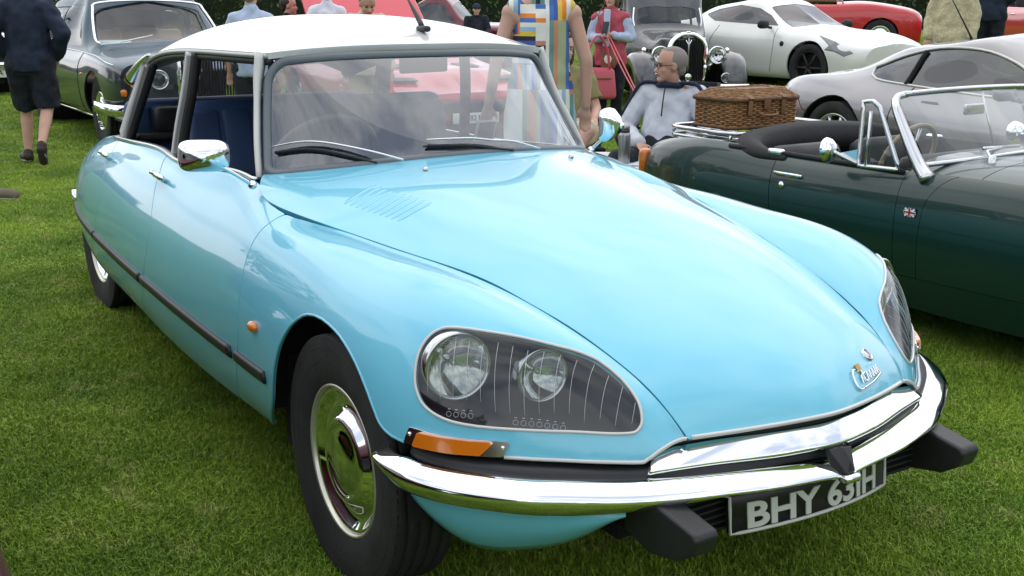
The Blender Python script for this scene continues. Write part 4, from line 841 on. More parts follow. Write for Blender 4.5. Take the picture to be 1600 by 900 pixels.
def wheel(par, x, y, sd, r, w, rim, style, mt='alloy'):
    wr = empty('wheel', (x, y, r), 0, parent=par); ax = (0, sd, 0); tyre_mesh(MB(), r, w, rim, axis=ax, n=48).build('tyre', 'tyre', wr); h = w/2
    if style == 'spoke' or style == 'dark':
        b = MB(); b.lathe([(rim*.9, h*.2), (rim, h*.7), (rim*1.02, h*.85), (rim*.95, h*.85), (rim*.9, h*.5), (rim*.88, h*.1)], (0, 0, 0), ax, 40); b.build('rim', mt, wr)
        b = MB(); b.lathe([(rim*.9, h*.1), (0.001, h*.1)], (0, 0, 0), ax, 30); b.build('brake_disc', 'matt_black', wr)
        for i in range(10 if style == 'spoke' else 6):
            a = 2*math.pi*i/(10 if style == 'spoke' else 6); b = MB(); b.tube([(0, sd*h*.75, 0), (rim*.5*math.cos(a), sd*h*.72, rim*.5*math.sin(a)), (rim*.93*math.cos(a), sd*h*.7, rim*.93*math.sin(a))], [.03, .018, .022], 6); b.build('spoke', mt, wr)
        b = MB(); b.lathe([(.045, h*.6), (.045, h*.85), (.0, h*.9)], (0, 0, 0), ax, 18); b.build('hub', mt, wr)
    elif style == 'disc':
        b = MB(); b.lathe([(rim, h*.75), (rim*1.02, h*.88), (rim*.94, h*.85), (rim*.88, h*.5), (rim*.6, h*.7), (rim*.55, h*.62), (.001, h*.6)], (0, 0, 0), ax, 40); b.build('rim', mt, wr)
        b = MB(); b.lathe([(rim*.52, h*.6), (rim*.46, h*.9), (rim*.3, h*1.0), (.001, h*1.05)], (0, 0, 0), ax, 32); b.build('hubcap', 'chrome', wr)
    else:
        b = MB(); b.lathe([(rim, h*.75), (rim*1.03, h*.9), (rim*.96, h*.95), (rim*.86, h*.7), (rim*.7, h*.85), (rim*.45, h*.95), (rim*.42, h*1.1), (.001, h*1.15)], (0, 0, 0), ax, 40); b.build('hubcap', 'chrome', wr)
    return wr
def make_car(name, label, loc, rz, cols, pm, wb, tr, r, tw, rim, wstyle, side=(), screens=(), arches=None, seams=(), glassm='dark_pane', lam=1e-4, trim=None, wm='alloy', sill=None, res=(130, 70), capm=None, group=None, two=None, liner=True):
    """closed car from half sections: rows sill, lower, widest, shoulder, belt, window, roof edge, centre"""
    root = empty(name, loc, rz, label, 'car', group); g = np.array([[(x+(p[2] if len(p) > 2 else 0), -p[0], p[1]) for p in pp] for x, pp in cols], float)
    s = Surf(g, nu=len(cols), nv=len(cols[0][1]), lam=lam, vs=np.linspace(0, 1, len(cols[0][1]))); fl = 1 if s.N([[.5, .25]])[0][1] < 0 else -1
    vb = 4/7; xz = lambda P, V: np.where((V[:, 1] < .905)[:, None] & (V[:, 1] > .3)[:, None], P[:, [0, 2]], 99.); xz0 = lambda P, V: np.where((V[:, 1] < .62)[:, None], P[:, [0, 2]], 99.); xy = lambda P, V: np.where((V[:, 1] > .55)[:, None], np.c_[P[:, 0], -P[:, 1]], 99.)
    ar = arches or [(0, r, r*1.16), (-wb, r, r*1.16)]; cut = [(xz0, circ(*a), -1, 0) for a in ar]+[(xz, p, -1, 0) for p in side]+[(xy, p, -1, 0) for p in screens]
    for mir in (False, True):
        lower = cut
        if two: cut_sheet('body_panel', s, two[0], root, res, cut+[(lambda P, V: P[:, [0, 2]], two[1], -1, 0)], fl, mir, rim=.02); cut_sheet('body_side', s, pm, root, res, cut+[(lambda P, V: P[:, [0, 2]], two[1], 1, 0)], fl, mir, rim=.02)
        else: cut_sheet('body_side', s, pm, root, res, cut, fl, mir, rim=.02)
        for p in side: cut_sheet('side_window', s, glassm, root, res, [(xz, p, 1, 0)], fl, mir, off=-.006, rim=0)
        for p in screens: cut_sheet('screen', s, glassm, root, res, [(xy, p, 1, 0)], fl, mir, off=-.006, rim=0)
        sd = 1 if mir else -1
        for p in seams:
            P = smooth_line(p, 24); b = MB(); b.tube(hits_xz(s, P, fl)*[1, -sd, 1], .0035, 4); b.build('door_seam', 'matt_black', root)
        if trim:
            for p, tm, tr_ in trim: P = hits_xz(s, smooth_line(p, 40), fl)*[1, -sd, 1]; b = MB(); b.tube(P, tr_, 6); b.build('trim_line', tm, root)
    for e, nm in ((0, 'nose_panel'), (-1, 'tail_panel')):
        row = s.P(np.c_[np.full(30, 0. if e == 0 else 1.), np.linspace(0, 1, 30)]); loop = np.vstack([row, row[::-1]*[1, -1, 1]]); b = MB(); b.add(np.vstack([loop, [loop.mean(0)+[.03 if e == 0 else -.03, 0, 0]]]), [(i, (i+1) % 60, 60) for i in range(60)]); b.build(nm, capm or pm, root)
    xf = cols[0][0]; xr = cols[-1][0]; b = MB(); b.box(((xf+xr)/2, 0, .30), (xf-xr-.15, 1.15, .2)); b.box((-wb*.52, 0, .42), (wb*.62, 1.3, .3)); b.build('underbody', 'matt_black', root)
    for x in (0, -wb):
        if liner: b = MB(); b.lathe([(r*1.2, -.75), (r*1.2, .75)], (x, 0, r), (0, 1, 0), 24); b.build('wheel_arch_liner', 'matt_black', root)
        for sd in (-1, 1): wheel(root, x, sd*tr/2, sd, r, tw, rim, wstyle, wm)
    root['_s'] = 0; del root['_s']
    return root, s, fl
HG = {}
def hits_xz(s, xz, fl=1, vmax=.9):
    """points of the body side at side-view positions (x, z)"""
    if id(s) not in HG:
        U, V = np.meshgrid(np.linspace(0, 1, 70), np.linspace(.02, vmax, 46), indexing='ij'); q = np.c_[U.ravel(), V.ravel()]; HG[id(s)] = (q, s.P(q))
    q, P = HG[id(s)]; xz = np.atleast_2d(np.array(xz, float)); uv = q[((P[None, :, 0]-xz[:, :1])**2+(P[None, :, 2]-xz[:, 1:])**2).argmin(1)]
    for _ in range(5):
        p = s.P(uv); h = 1e-4; ju = (s.P(uv+[h, 0])-p)/h; jv = (s.P(uv+[0, h])-p)/h; det = ju[:, 0]*jv[:, 2]-jv[:, 0]*ju[:, 2]; det = np.where(np.abs(det) < 1e-6, 1e-6, det); e = xz-p[:, [0, 2]]
        d = np.stack([(e[:, 0]*jv[:, 2]-jv[:, 0]*e[:, 1])/det, (ju[:, 0]*e[:, 1]-e[:, 0]*ju[:, 2])/det], 1); uv = np.clip(uv+np.clip(d, -.05, .05), 0, 1)
    return s.P(uv)+s.N(uv, fl)*.001
def hit_xz(s, x, z, fl=1): return hits_xz(s, [(x, z)], fl)[0]
def round_lamp(par, c, r, ax=(1, 0, 0), bowl=True):
    b = MB(); b.lathe([(r*.2, -r*.6), (r*.7, -r*.4), (r*.95, 0)], c, ax, 28); b.build('reflector', 'reflector', par); b = MB(); b.lathe([(r*.92, -.01), (r, .012), (r*1.1, .008), (r*1.12, -.03)]+([(r*1.05, -r*.8), (r*.6, -r*1.4), (.001, -r*1.6)] if bowl else []), c, ax, 28); b.build('headlamp', 'chrome', par)
    b = MB(); b.lathe([(.001, r*.22), (r*.5, r*.17), (r*.93, .005)], c, ax, 28); b.build('lamp_lens', 'lamp_glass', par)
def simple_seats(par, xs_, m='trim_black', z=.35, w=.5, h=.62, y=.36):
    for x in xs_:
        for sd in (-1, 1): b = MB(); b.rbox((x, sd*y, z+.1), (.5, w, .2), .05); b.rbox((x-.28, sd*y, z+.1+h/2), (.14, w, h), .05, (R(-12), 'Y')); b.build('seat', m, par)
def small_plate(par, txt, c, w=.52, h=.11, m0='plate_black', m1='plate_char', rx=0., sz=.085, face=1):
    pr = empty('number_plate', parent=par); b = MB(); b.rbox(c, (.012, w, h), .004); b.build('backing', m0, pr)
    if txt: text('lettering', txt, m1, sz, frame3((c[0]+face*.0065, c[1], c[2]), (0, face, 0), (0, 0, 1)), pr, .0008, .001)
# ---- blue-grey limousine behind the pale blue saloon
paint('rr_dark', (.012, .018, .030), rough=.3); paint('rr_blue', (.032, .075, .105), rough=.4, coat=.5)
RRC = [(.80, [(.70,.40),(.79,.48),(.825,.60),(.82,.74),(.76,.85),(.50,.90),(.25,.92),(0,.93)]), (.5, [(.72,.28),(.86,.40),(.895,.60),(.88,.80),(.80,.905),(.52,.95),(.26,.965),(0,.97)]), (0, [(.74,.25),(.87,.38),(.905,.60),(.89,.82),(.80,.93),(.54,.975),(.27,.995),(0,1.0)]),
 (-.40, [(.74,.25),(.87,.38),(.905,.60),(.885,.82),(.80,.94),(.60,.985),(.30,1.005),(0,1.015,.1)]), (-.66, [(.74,.25),(.87,.38),(.905,.60),(.885,.82),(.79,.95),(.72,1.03,-.03),(.48,1.06),(0,1.05,.12)]), (-1.08, [(.74,.25),(.87,.38),(.905,.60),(.885,.82),(.79,.955),(.69,1.24),(.56,1.45),(0,1.50,.05)]),
 (-1.7, [(.74,.25),(.87,.38),(.905,.60),(.885,.82),(.79,.955),(.70,1.26),(.575,1.475),(0,1.54)]), (-2.5, [(.74,.25),(.87,.38),(.905,.60),(.885,.82),(.79,.955),(.70,1.24),(.57,1.45),(0,1.51)]), (-2.95, [(.74,.25),(.87,.38),(.90,.60),(.88,.82),(.785,.95),(.68,1.18),(.55,1.36),(0,1.42)]),
 (-3.35, [(.74,.27),(.86,.38),(.89,.60),(.87,.80),(.775,.94),(.60,1.0),(.3,1.02),(0,1.03)]), (-3.9, [(.72,.30),(.84,.42),(.87,.60),(.85,.78),(.75,.90),(.5,.93),(.25,.94),(0,.945)]), (-4.25, [(.66,.36),(.76,.46),(.79,.60),(.77,.74),(.68,.84),(.45,.87),(.22,.88),(0,.88)])]
rr_, rs_f, rfl = make_car('limousine', 'blue-grey classic limousine with dark flanks and upright chrome grille, behind the pale blue saloon', (-9.6, 1.60, 0), R(1), RRC, 'rr_dark', 3.035, 1.47, .36, .22, .20, 'cap', side=[[(-.90, .99), (-1.85, .99), (-1.85, 1.42), (-1.22, 1.42)], [(-1.93, .99), (-2.82, .99), (-2.60, 1.38), (-1.93, 1.42)]],
   screens=[[(-.52, -1), (-.56, .66), (-1.0, .58), (-1.02, -1)]], seams=[[(-.62, .30), (-.60, .6), (-.62, .93)], [(-1.89, .30), (-1.89, .95)]], glassm='pane', trim=[([(.62, .86), (0, .915), (-.5, .93), (-1.9, .945), (-3.2, .93)], 'chrome', .006), ([(-.42, .27), (-1.5, .265), (-2.6, .27)], 'chrome', .014)], two=('rr_blue', [(2, -1), (2, .82), (.6, .84), (0, .90), (-.7, .93), (-5, .93), (-5, -1)]))
b = MB(); b.rbox((.86, 0, .72), (.14, .60, .52), .025); gr = b.build('grille', 'chrome', rr_)
for i in range(17): b = MB(); b.box((.935, -.24+i*.03, .70), (.02, .012, .44)); b.build('grille_bar', 'chrome', gr)
b = MB(); b.box((.9315, 0, .70), (.006, .53, .45)); b.build('grille_core', 'matt_black', gr); b = MB(); b.prism([(.80, -.31, .98), (.94, -.31, .97), (.94, 0, 1.02), (.80, 0, 1.03)], (0, 0, -.03)); b.prism([(.80, .31, .98), (.94, .31, .97), (.94, 0, 1.02), (.80, 0, 1.03)], (0, 0, -.03)); b.build('grille_top', 'chrome', gr)
b = MB(); b.tube([(.89, 0, 1.02), (.89, 0, 1.06), (.865, 0, 1.11)], [.012, .018, .005], 8); b.build('mascot', 'chrome', rr_)
for sd in (-1, 1):
    for y in (.46, .66): round_lamp(rr_, (.84, sd*y, .72), .088, bowl=False)
    b = MB(); b.rbox((.80, sd*.80, .60), (.06, .06, .07), .02); b.build('indicator', 'amber', rr_); b = MB(); b.sphere(hit_xz(rs_f, -.45, .72, rfl)*[1, -sd, 1], (.03, .015, .015)); b.build('side_repeater', 'amber', rr_)
    b = MB(); b.rbox((.985, sd*.40, .45), (.06, .06, .16), .02); b.build('overrider', 'chrome', rr_)
b = MB(); b.sweep(smooth_line([(.15, -.93, .43), (.6, -.93, .43), (.88, -.83, .43), (.95, -.5, .43), (.96, 0, .43), (.95, .5, .43), (.88, .83, .43), (.6, .93, .43), (.15, .93, .43)], 50), [(-.015, -.06), (.015, -.055), (.03, 0), (.015, .055), (-.015, .06)]); b.build('front_bumper', 'chrome', rr_)
b = MB(); b.box((-.95, 0, .96), (.3, 1.4, .06)); b.build('dashboard', 'trim_black', rr_); mat('paper', (.62, .72, .72), rough=.8); mat('leather_cream', (.35, .25, .17), rough=.6)
b = MB(); b.box((-.86, -.42, 1.02), (.16, .36, .004), (R(18), 'Y')); b.build('paper_notice', 'paper', rr_)
simple_seats(rr_, (-1.6, -2.5), 'leather_cream', .42, .6, .62); b = MB(); b.tube([(-.62, -.42, 1.035), (-.70, -.05, 1.10)], .008, 6); b.tube([(-.60, .30, 1.04), (-.68, .60, 1.10)], .008, 6); b.build('wiper', 'chrome', rr_)
scl = smooth_line([(-.53, -.66, 1.02), (-.60, -.69, 1.08), (-.90, -.62, 1.36), (-.98, -.53, 1.445), (-1.0, 0, 1.475), (-.98, .53, 1.445), (-.90, .62, 1.36), (-.60, .69, 1.08), (-.53, .66, 1.02)], 70); b = MB(); b.tube(scl, .014, 8); b.build('screen_surround', 'chrome', rr_)

# ---- silver grand tourer seen from its rear quarter
paint('aston_grey', (.20, .197, .205), rough=.32, metal=.55); mat('satin_trim', (.55, .55, .52), rough=.3, metal=.3)
AC = [(.86, [(.50,.18),(.62,.28),(.66,.38),(.62,.48),(.50,.56),(.33,.60),(.16,.62),(0,.625)]), (.60, [(.78,.16),(.88,.28),(.91,.42),(.89,.58),(.78,.68),(.52,.70),(.26,.72),(0,.72)]), (0, [(.80,.15),(.90,.28),(.935,.45),(.91,.66),(.78,.78),(.53,.79),(.27,.81),(0,.815)]), (-.55, [(.80,.15),(.89,.28),(.925,.45),(.905,.66),(.79,.80),(.58,.845),(.29,.87),(0,.88)]),
 (-.85, [(.80,.15),(.89,.28),(.92,.45),(.905,.66),(.79,.81),(.68,.92),(.42,.95),(0,.955,.1)]), (-1.30, [(.80,.15),(.89,.28),(.92,.45),(.905,.66),(.78,.82),(.67,1.02),(.52,1.17),(0,1.215)]), (-1.75, [(.80,.15),(.89,.28),(.92,.45),(.905,.67),(.78,.825),(.66,1.06),(.51,1.21),(0,1.26)]), (-2.15, [(.80,.16),(.90,.28),(.93,.46),(.915,.70),(.78,.835),(.64,1.04),(.50,1.18),(0,1.23)]),
 (-2.6, [(.81,.18),(.91,.30),(.945,.48),(.93,.72),(.79,.86),(.60,.99),(.44,1.08),(0,1.13)]), (-3.0, [(.80,.20),(.90,.32),(.935,.50),(.92,.72),(.79,.87),(.58,.92),(.36,.96),(0,.99)]), (-3.35, [(.76,.24),(.86,.36),(.89,.52),(.87,.72),(.76,.86),(.55,.88),(.30,.895),(0,.90)]), (-3.62, [(.60,.30),(.70,.40),(.74,.54),(.73,.70),(.66,.80),(.48,.84),(.25,.86),(0,.87)]), (-3.72, [(.48,.34),(.58,.42),(.62,.54),(.62,.66),(.56,.74),(.42,.78),(.22,.80),(0,.81)])]
ASW = [(-2.62, .985), (-2.50, .905), (-2.1, .875), (-1.2, .845), (-.80, .845), (-1.02, 1.0), (-1.25, 1.10), (-1.55, 1.165), (-1.95, 1.165), (-2.35, 1.085)]
ac, as_, afl = make_car('silver_coupe', 'silver-grey grand touring coupe seen from its rear side, beyond the green roadster', (-1.13, 6.02, 0), R(-6.5), AC, 'aston_grey', 2.74, 1.57, .35, .27, .25, 'spoke', side=[ASW], screens=[[(-.66, -1), (-.66, .60), (-1.20, .50), (-1.20, -1)], [(-2.35, -1), (-2.35, .44), (-2.95, .42), (-2.95, -1)]], seams=[[(-2.02, .86), (-2.10, .70), (-2.08, .45), (-1.98, .22)], [(-3.2, .70), (-3.12, .62), (-3.04, .58)]], trim=[(ASW+ASW[:1], 'satin_trim', .011), ([(-2.12, .875), (-2.08, 1.13)], 'matt_black', .022)])
for z in (.745,): b = MB(); p = hit_xz(as_, -1.78, .76, afl); b.rbox(p, (.17, .006, .035), .003); b.build('door_handle', 'aston_grey', ac)
for sd in (-1, 1): b = MB(); b.prism([(-3.67, sd*.60, .62), (-3.55, sd*.76, .62), (-3.53, sd*.765, .76), (-3.63, sd*.64, .78)], (-.02, sd*.012, 0)); b.build('tail_lamp', 'red_lens', ac, .006); b = MB(); b.rbox((-.98, sd*.98, .90), (.10, .18, .11), .04); b.tube([(-.98, sd*.80, .84), (-.98, sd*.95, .87)], .02, 8); b.build('door_mirror', 'aston_grey', ac)
simple_seats(ac, (-1.55,), 'trim_black', .22, .5, .62)
b = MB(); b.tube([(-2.28, .1, 1.20), (-2.30, .1, 1.24), (-2.62, .12, 1.62)], [.016, .008, .003], 6); b.build('aerial', 'matt_black', ac)

# ---- white sports coupe
paint('z_white', (.72, .73, .69), rough=.35)
ZC = [(.84, [(.52,.18),(.66,.28),(.72,.40),(.70,.52),(.58,.62),(.38,.66),(.19,.68),(0,.685)]), (.55, [(.80,.16),(.90,.28),(.925,.45),(.90,.62),(.76,.72),(.50,.74),(.25,.76),(0,.765)]), (0, [(.80,.16),(.90,.28),(.93,.48),(.90,.70),(.74,.83),(.50,.83),(.25,.85),(0,.86)]), (-.45, [(.80,.16),(.88,.28),(.91,.48),(.89,.70),(.78,.84),(.56,.88),(.28,.90),(0,.91)]), (-.75, [(.80,.16),(.88,.28),(.905,.48),(.89,.70),(.79,.85),(.69,.95),(.44,.99),(0,1.0,.1)]),
 (-1.15, [(.80,.16),(.88,.28),(.905,.48),(.89,.70),(.79,.86),(.66,1.07),(.52,1.22),(0,1.265)]), (-1.6, [(.80,.16),(.88,.28),(.905,.48),(.89,.72),(.79,.88),(.66,1.10),(.51,1.255),(0,1.31)]), (-2.1, [(.81,.18),(.90,.30),(.93,.50),(.91,.74),(.79,.90),(.64,1.07),(.49,1.19),(0,1.24)]), (-2.6, [(.82,.20),(.91,.32),(.94,.52),(.92,.76),(.79,.92),(.60,.99),(.40,1.06),(0,1.10)]), (-3.05, [(.78,.24),(.86,.36),(.89,.52),(.87,.74),(.76,.90),(.55,.93),(.3,.95),(0,.96)]), (-3.36, [(.62,.30),(.72,.40),(.76,.54),(.74,.70),(.66,.82),(.46,.86),(.23,.87),(0,.88)])]
ZW = [(-.72, .91), (-1.30, .93), (-2.0, .96), (-2.3, 1.06), (-2.05, 1.14), (-1.6, 1.205), (-1.2, 1.16), (-.95, 1.06)]
zc, zs, zf = make_car('white_coupe', 'white modern sports coupe with dark alloy wheels and arrow-shaped headlamps', (-8.94, 11.30, .25), R(3.7), ZC, 'z_white', 2.55, 1.56, .335, .25, .24, 'dark', side=[ZW], screens=[[(-.52, -1), (-.52, .64), (-1.06, .52), (-1.06, -1)], [(-2.1, -1), (-2.1, .42), (-2.8, .42), (-2.8, -1)]], seams=[[(-.70, .88), (-.66, .6), (-.72, .25)], [(-1.85, .9), (-1.95, .5), (-1.8, .25)]], wm='trim_black')
mat('z_lamp', (.10, .11, .12), rough=.12, coat=1)
for sd in (-1, 1):
    hp = [hit_xz(zs, x, z, zf)*[1, -sd, 1] for x, z in ((.10, .79), (.42, .71), (.72, .57), (.62, .52), (.46, .585), (.30, .60), (.36, .66))]; b = MB(); b.prism(hp, (0.012, sd*.012, .010)); b.build('headlamp', 'z_lamp', zc, .006)
    b = MB(); b.rbox((-.80, sd*.98, .93), (.11, .19, .12), .045); b.tube([(-.80, sd*.80, .88), (-.80, sd*.92, .90)], .02, 8); b.build('door_mirror', 'trim_black', zc); b = MB(); p = hit_xz(zs, -.50, .66, zf)*[1, -sd, 1]; b.lathe([(.04, 0), (.036, .006), (0, .008)], p, (0, sd, 0), 18); b.build('side_badge', 'trim_black', zc)
simple_seats(zc, (-1.45,), 'trim_black', .25, .5, .62)

# ---- grey 1930s saloon with upright grille
paint('rover_grey', (.055, .058, .062), rough=.35); paint('rover_black', (.012, .012, .013), rough=.3); mat('old_white', (.6, .6, .56), rough=.5)
VC = [(.05, [(.20,.55),(.24,.62),(.255,.72),(.26,.85),(.25,.97),(.20,1.04),(.10,1.07),(0,1.08)]), (-.45, [(.30,.50),(.36,.60),(.385,.72),(.39,.88),(.37,1.0),(.28,1.08),(.14,1.11),(0,1.12)]), (-.95, [(.42,.45),(.50,.58),(.54,.72),(.545,.90),(.51,1.02),(.40,1.10),(.2,1.14),(0,1.15)]), (-1.15, [(.50,.42),(.58,.55),(.62,.72),(.62,.92),(.60,1.05),(.55,1.14),(.3,1.18),(0,1.19)]), (-1.35, [(.54,.40),(.62,.52),(.66,.72),(.66,.92),(.63,1.06),(.60,1.28),(.50,1.50),(0,1.55)]),
 (-2.2, [(.56,.40),(.64,.52),(.68,.72),(.68,.92),(.65,1.06),(.61,1.32),(.52,1.54),(0,1.60)]), (-2.9, [(.56,.42),(.64,.54),(.67,.72),(.66,.90),(.62,1.04),(.57,1.25),(.47,1.44),(0,1.52)]), (-3.4, [(.50,.45),(.58,.56),(.60,.72),(.57,.88),(.50,1.0),(.42,1.1),(.3,1.18),(0,1.22)]), (-3.6, [(.42,.50),(.48,.58),(.50,.70),(.47,.80),(.40,.88),(.3,.94),(.15,.98),(0,1.0)])]
vc, vs_, vfl = make_car('vintage_saloon', 'grey 1930s saloon with black upright grille and separate chrome headlamps', (-9.25, 8.42, .03), R(-27), VC, 'rover_grey', 2.92, 1.34, .37, .15, .22, 'disc', side=[[(-1.42, 1.10), (-2.1, 1.10), (-2.1, 1.46), (-1.48, 1.44)], [(-2.18, 1.10), (-2.8, 1.08), (-2.7, 1.36), (-2.18, 1.46)]], screens=[[(-1.16, -1), (-1.18, .50), (-1.33, .46), (-1.33, -1)]], arches=[(5, 5, .1)], liner=False, wm='rover_black', glassm='pane'); vc.scale = (.93,)*3
for sd in (-1, 1):
    pth = smooth_line([(.42, sd*.66, .36), (.40, sd*.66, .55), (.22, sd*.66, .74), (-.05, sd*.67, .80), (-.38, sd*.68, .68), (-.70, sd*.70, .42), (-.95, sd*.72, .33), (-2.35, sd*.73, .33)], 40)
    T_, S_, U_ = frames(pth, (0, 0, 1)); b = MB(); pr = [(-.19, -.10), (-.185, .0), (-.14, .045), (0, .075), (.14, .045), (.185, .0), (.19, -.10), (.0, -.02)]; sc = np.interp(np.arange(40), [0, 6, 20, 27, 39], [.8, 1, 1, .75, .5]); b.sweep(pth, pr, up=(.35, 0, 1), scale=sc); b.build('front_wing', 'rover_grey', vc)
    pth = smooth_line([(-2.42, sd*.66, .36), (-2.55, sd*.66, .62), (-2.85, sd*.66, .80), (-3.2, sd*.66, .70), (-3.45, sd*.66, .42)], 30); b = MB(); b.sweep(pth, pr, up=(.35, 0, 1), scale=np.full(30, .85)); b.build('rear_wing', 'rover_grey', vc)
    round_lamp(vc, (.20, sd*.42, .83), .115); b = MB(); b.tube([(.10, sd*.42, .72), (.10, sd*.30, .66)], .02, 8); b.build('lamp_bracket', 'chrome', vc)
    round_lamp(vc, (.42, sd*.50, .52), .065); b = MB(); b.sphere((.30, sd*.64, .50), (.04, .05, .045)); b.build('indicator', 'amber', vc); b = MB(); b.sphere((-.02, sd*.62, .89), (.06, .035, .04)); b.tube([(-.02, sd*.62, .80), (-.02, sd*.62, .88)], .012, 6); b.build('side_lamp', 'chrome', vc)
    for i in range(5): b = MB(); p = hit_xz(vs_, -.35-.1*i, .86, vfl)*[1, -sd, 1]; b.rbox(p, (.05, .012, .06), .004); b.build('bonnet_vent', 'rover_black', vc)
    b = MB(); b.tube(smooth_line([(-1.20, sd*.52, 1.16), (-1.24, sd*.54, 1.30), (-1.32, sd*.52, 1.48)], 12), .014, 6); b.build('screen_post', 'chrome', vc)
b = MB(); oc = smooth_line([(.10, -.26, .44), (.11, -.275, .70), (.10, -.25, .98), (.08, -.12, 1.10), (.08, 0, 1.12), (.08, .12, 1.10), (.10, .25, .98), (.11, .275, .70), (.10, .26, .44)], 50); b.tube(oc, .035, 8, flat=(1.6, 1)); gv = b.build('grille_shell', 'chrome', vc)
for i in range(19): y = -.234+i*.026; h = .60*math.sqrt(max(.1, 1-(abs(y)/.30)**3.2)); b = MB(); b.box((.13, y, .46+h/2), (.02, .008, h)); b.build('grille_bar', 'rover_black', gv)
b = MB(); b.box((.10, 0, .74), (.02, .48, .60)); b.build('grille_core', 'matt_black', gv); b = MB(); b.box((.15, 0, .76), (.015, .02, .62)); b.tube([(.15, -.04, 1.04), (.15, 0, .96), (.15, .04, 1.04)], .008, 6); b.build('grille_badge', 'chrome', gv); b = MB(); b.rbox((.10, 0, 1.15), (.05, .06, .03), .01); b.build('mascot', 'chrome', vc)
b = MB(); b.rbox((.56, 0, .40), (.05, 1.62, .085), .02); b.build('front_bumper', 'chrome', vc); b = MB(); b.lathe([(.001, .02), (.04, .015), (.05, -.02)], (.60, -.10, .54), (1, 0, 0), 20); b.tube([(.60, -.10, .44), (.60, -.10, .52)], .01, 6); b.build('badge', 'dull_chrome', vc)
small_plate(vc, '414', (.60, .22, .27), .60, .17, sz=.15); b = MB(); b.box((-1.28, 0, 1.08), (.2, 1.0, .05)); b.build('dashboard', 'trim_black', vc); simple_seats(vc, (-2.0,), 'trim_black', .5)

# ---- red wedge sports car seen through the saloon's glass, raised panel behind its roof
paint('wedge_red', (.62, .035, .06), rough=.35)
WC = [(.95, [(.70,.30),(.80,.38),(.83,.46),(.82,.52),(.76,.56),(.5,.57),(.25,.575),(0,.58)]), (.5, [(.78,.20),(.87,.32),(.89,.46),(.88,.60),(.80,.68),(.52,.70),(.26,.71),(0,.715)]), (0, [(.78,.18),(.87,.32),(.89,.46),(.88,.64),(.80,.76),(.54,.785),(.27,.80),(0,.80)]), (-.5, [(.78,.18),(.87,.32),(.89,.46),(.88,.66),(.80,.80),(.60,.85),(.30,.865),(0,.87)]), (-.75, [(.78,.18),(.87,.32),(.89,.46),(.88,.66),(.79,.81),(.68,.93),(.44,.96),(0,.97,.1)]), (-1.25, [(.78,.18),(.87,.32),(.89,.46),(.88,.66),(.78,.82),(.64,.99),(.50,1.11),(0,1.14)]), (-1.8, [(.78,.18),(.87,.32),(.89,.46),(.88,.66),(.78,.83),(.62,1.0),(.48,1.11),(0,1.14)]), (-2.4, [(.80,.2),(.89,.34),(.91,.48),(.90,.70),(.80,.85),(.6,.90),(.3,.95),(0,.97)]), (-3.0, [(.78,.28),(.86,.38),(.88,.50),(.86,.70),(.76,.82),(.5,.85),(.25,.86),(0,.86)]), (-3.25, [(.70,.34),(.78,.42),(.80,.52),(.78,.66),(.70,.78),(.46,.81),(.23,.82),(0,.82)])]
wc_, ws_, wfl = make_car('red_wedge_car', 'bright red wedge-shaped sports car with raised rear lid, behind the pale blue saloon', (-8.42, 4.08, 0), R(-6), WC, 'wedge_red', 2.45, 1.45, .31, .21, .19, 'spoke', side=[[(-.85, .86), (-1.75, .87), (-1.70, 1.05), (-1.25, 1.07)]], screens=[[(-.55, -1), (-.55, .62), (-1.12, .50), (-1.12, -1)]])
b = MB(); b.rbox((.98, 0, .44), (.14, 1.66, .12), .03); b.build('front_bumper', 'black_plastic', wc_); small_plate(wc_, 'G782 KPX', (1.06, 0, .33), m0='white', m1='plate_black', sz=.075)
for sd in (-1, 1): b = MB(); b.rbox((.93, sd*.62, .53), (.03, .22, .05), .01); b.build('indicator', 'amber', wc_); b = MB(); b.rbox((.52, sd*.58, .70), (.20, .26, .012), .004, (R(8), 'Y')); b.build('pop_up_lamp', 'black_plastic', wc_); b = MB(); b.rbox((-.1, sd*.40, .80), (.30, .22, .01), .004, (R(4), 'Y')); b.build('bonnet_vent', 'black_plastic', wc_)
b = MB(); b.prism([(-2.0, -.78, 1.10), (-2.0, .78, 1.10), (-2.75, .74, 1.78), (-2.75, -.74, 1.78)], (-.05, 0, -.05)); b.build('raised_lid', 'wedge_red', wc_, .02)
# ---- dark green open roadster beside the saloon
paint('mg_green', (.004, .028, .021), rough=.35, coat=.55); mat('hood_black', (.012, .012, .013), rough=.7, bump=.3, bscale=30); mat('leather_black', (.02, .021, .022), rough=.5, var=.3)
mg = empty('roadster', (.08, 2.86, -.02), R(0.5), 'dark green open two-seat roadster with chrome screen frame beside the pale blue saloon', 'car')
TPL = [(-.075, 0), (-.030, .20), (0, .48), (-.006, .72), (-.035, .89), (-.10, 1.0)]
MGS = [(.95, .40, .34, .54), (.89, .50, .28, .60), (.68, .635, .20, .72), (.25, .685, .18, .79), (-.3, .70, .18, .805), (-.65, .70, .18, .80), (-.9, .70, .18, .795), (-1.2, .70, .18, .79), (-1.53, .70, .18, .79), (-1.85, .70, .19, .80), (-2.15, .695, .22, .80), (-2.42, .66, .26, .77), (-2.62, .60, .32, .725), (-2.72, .52, .38, .68)]
mgs = Surf([[(x, -(ym+a), zb+(zt-zb)*f) for a, f in TPL] for x, ym, zb, zt in MGS], lam=1e-4); mf = 1 if mgs.N([[.5, .5]])[0][1] < 0 else -1
cxz = lambda P, V: P[:, [0, 2]]
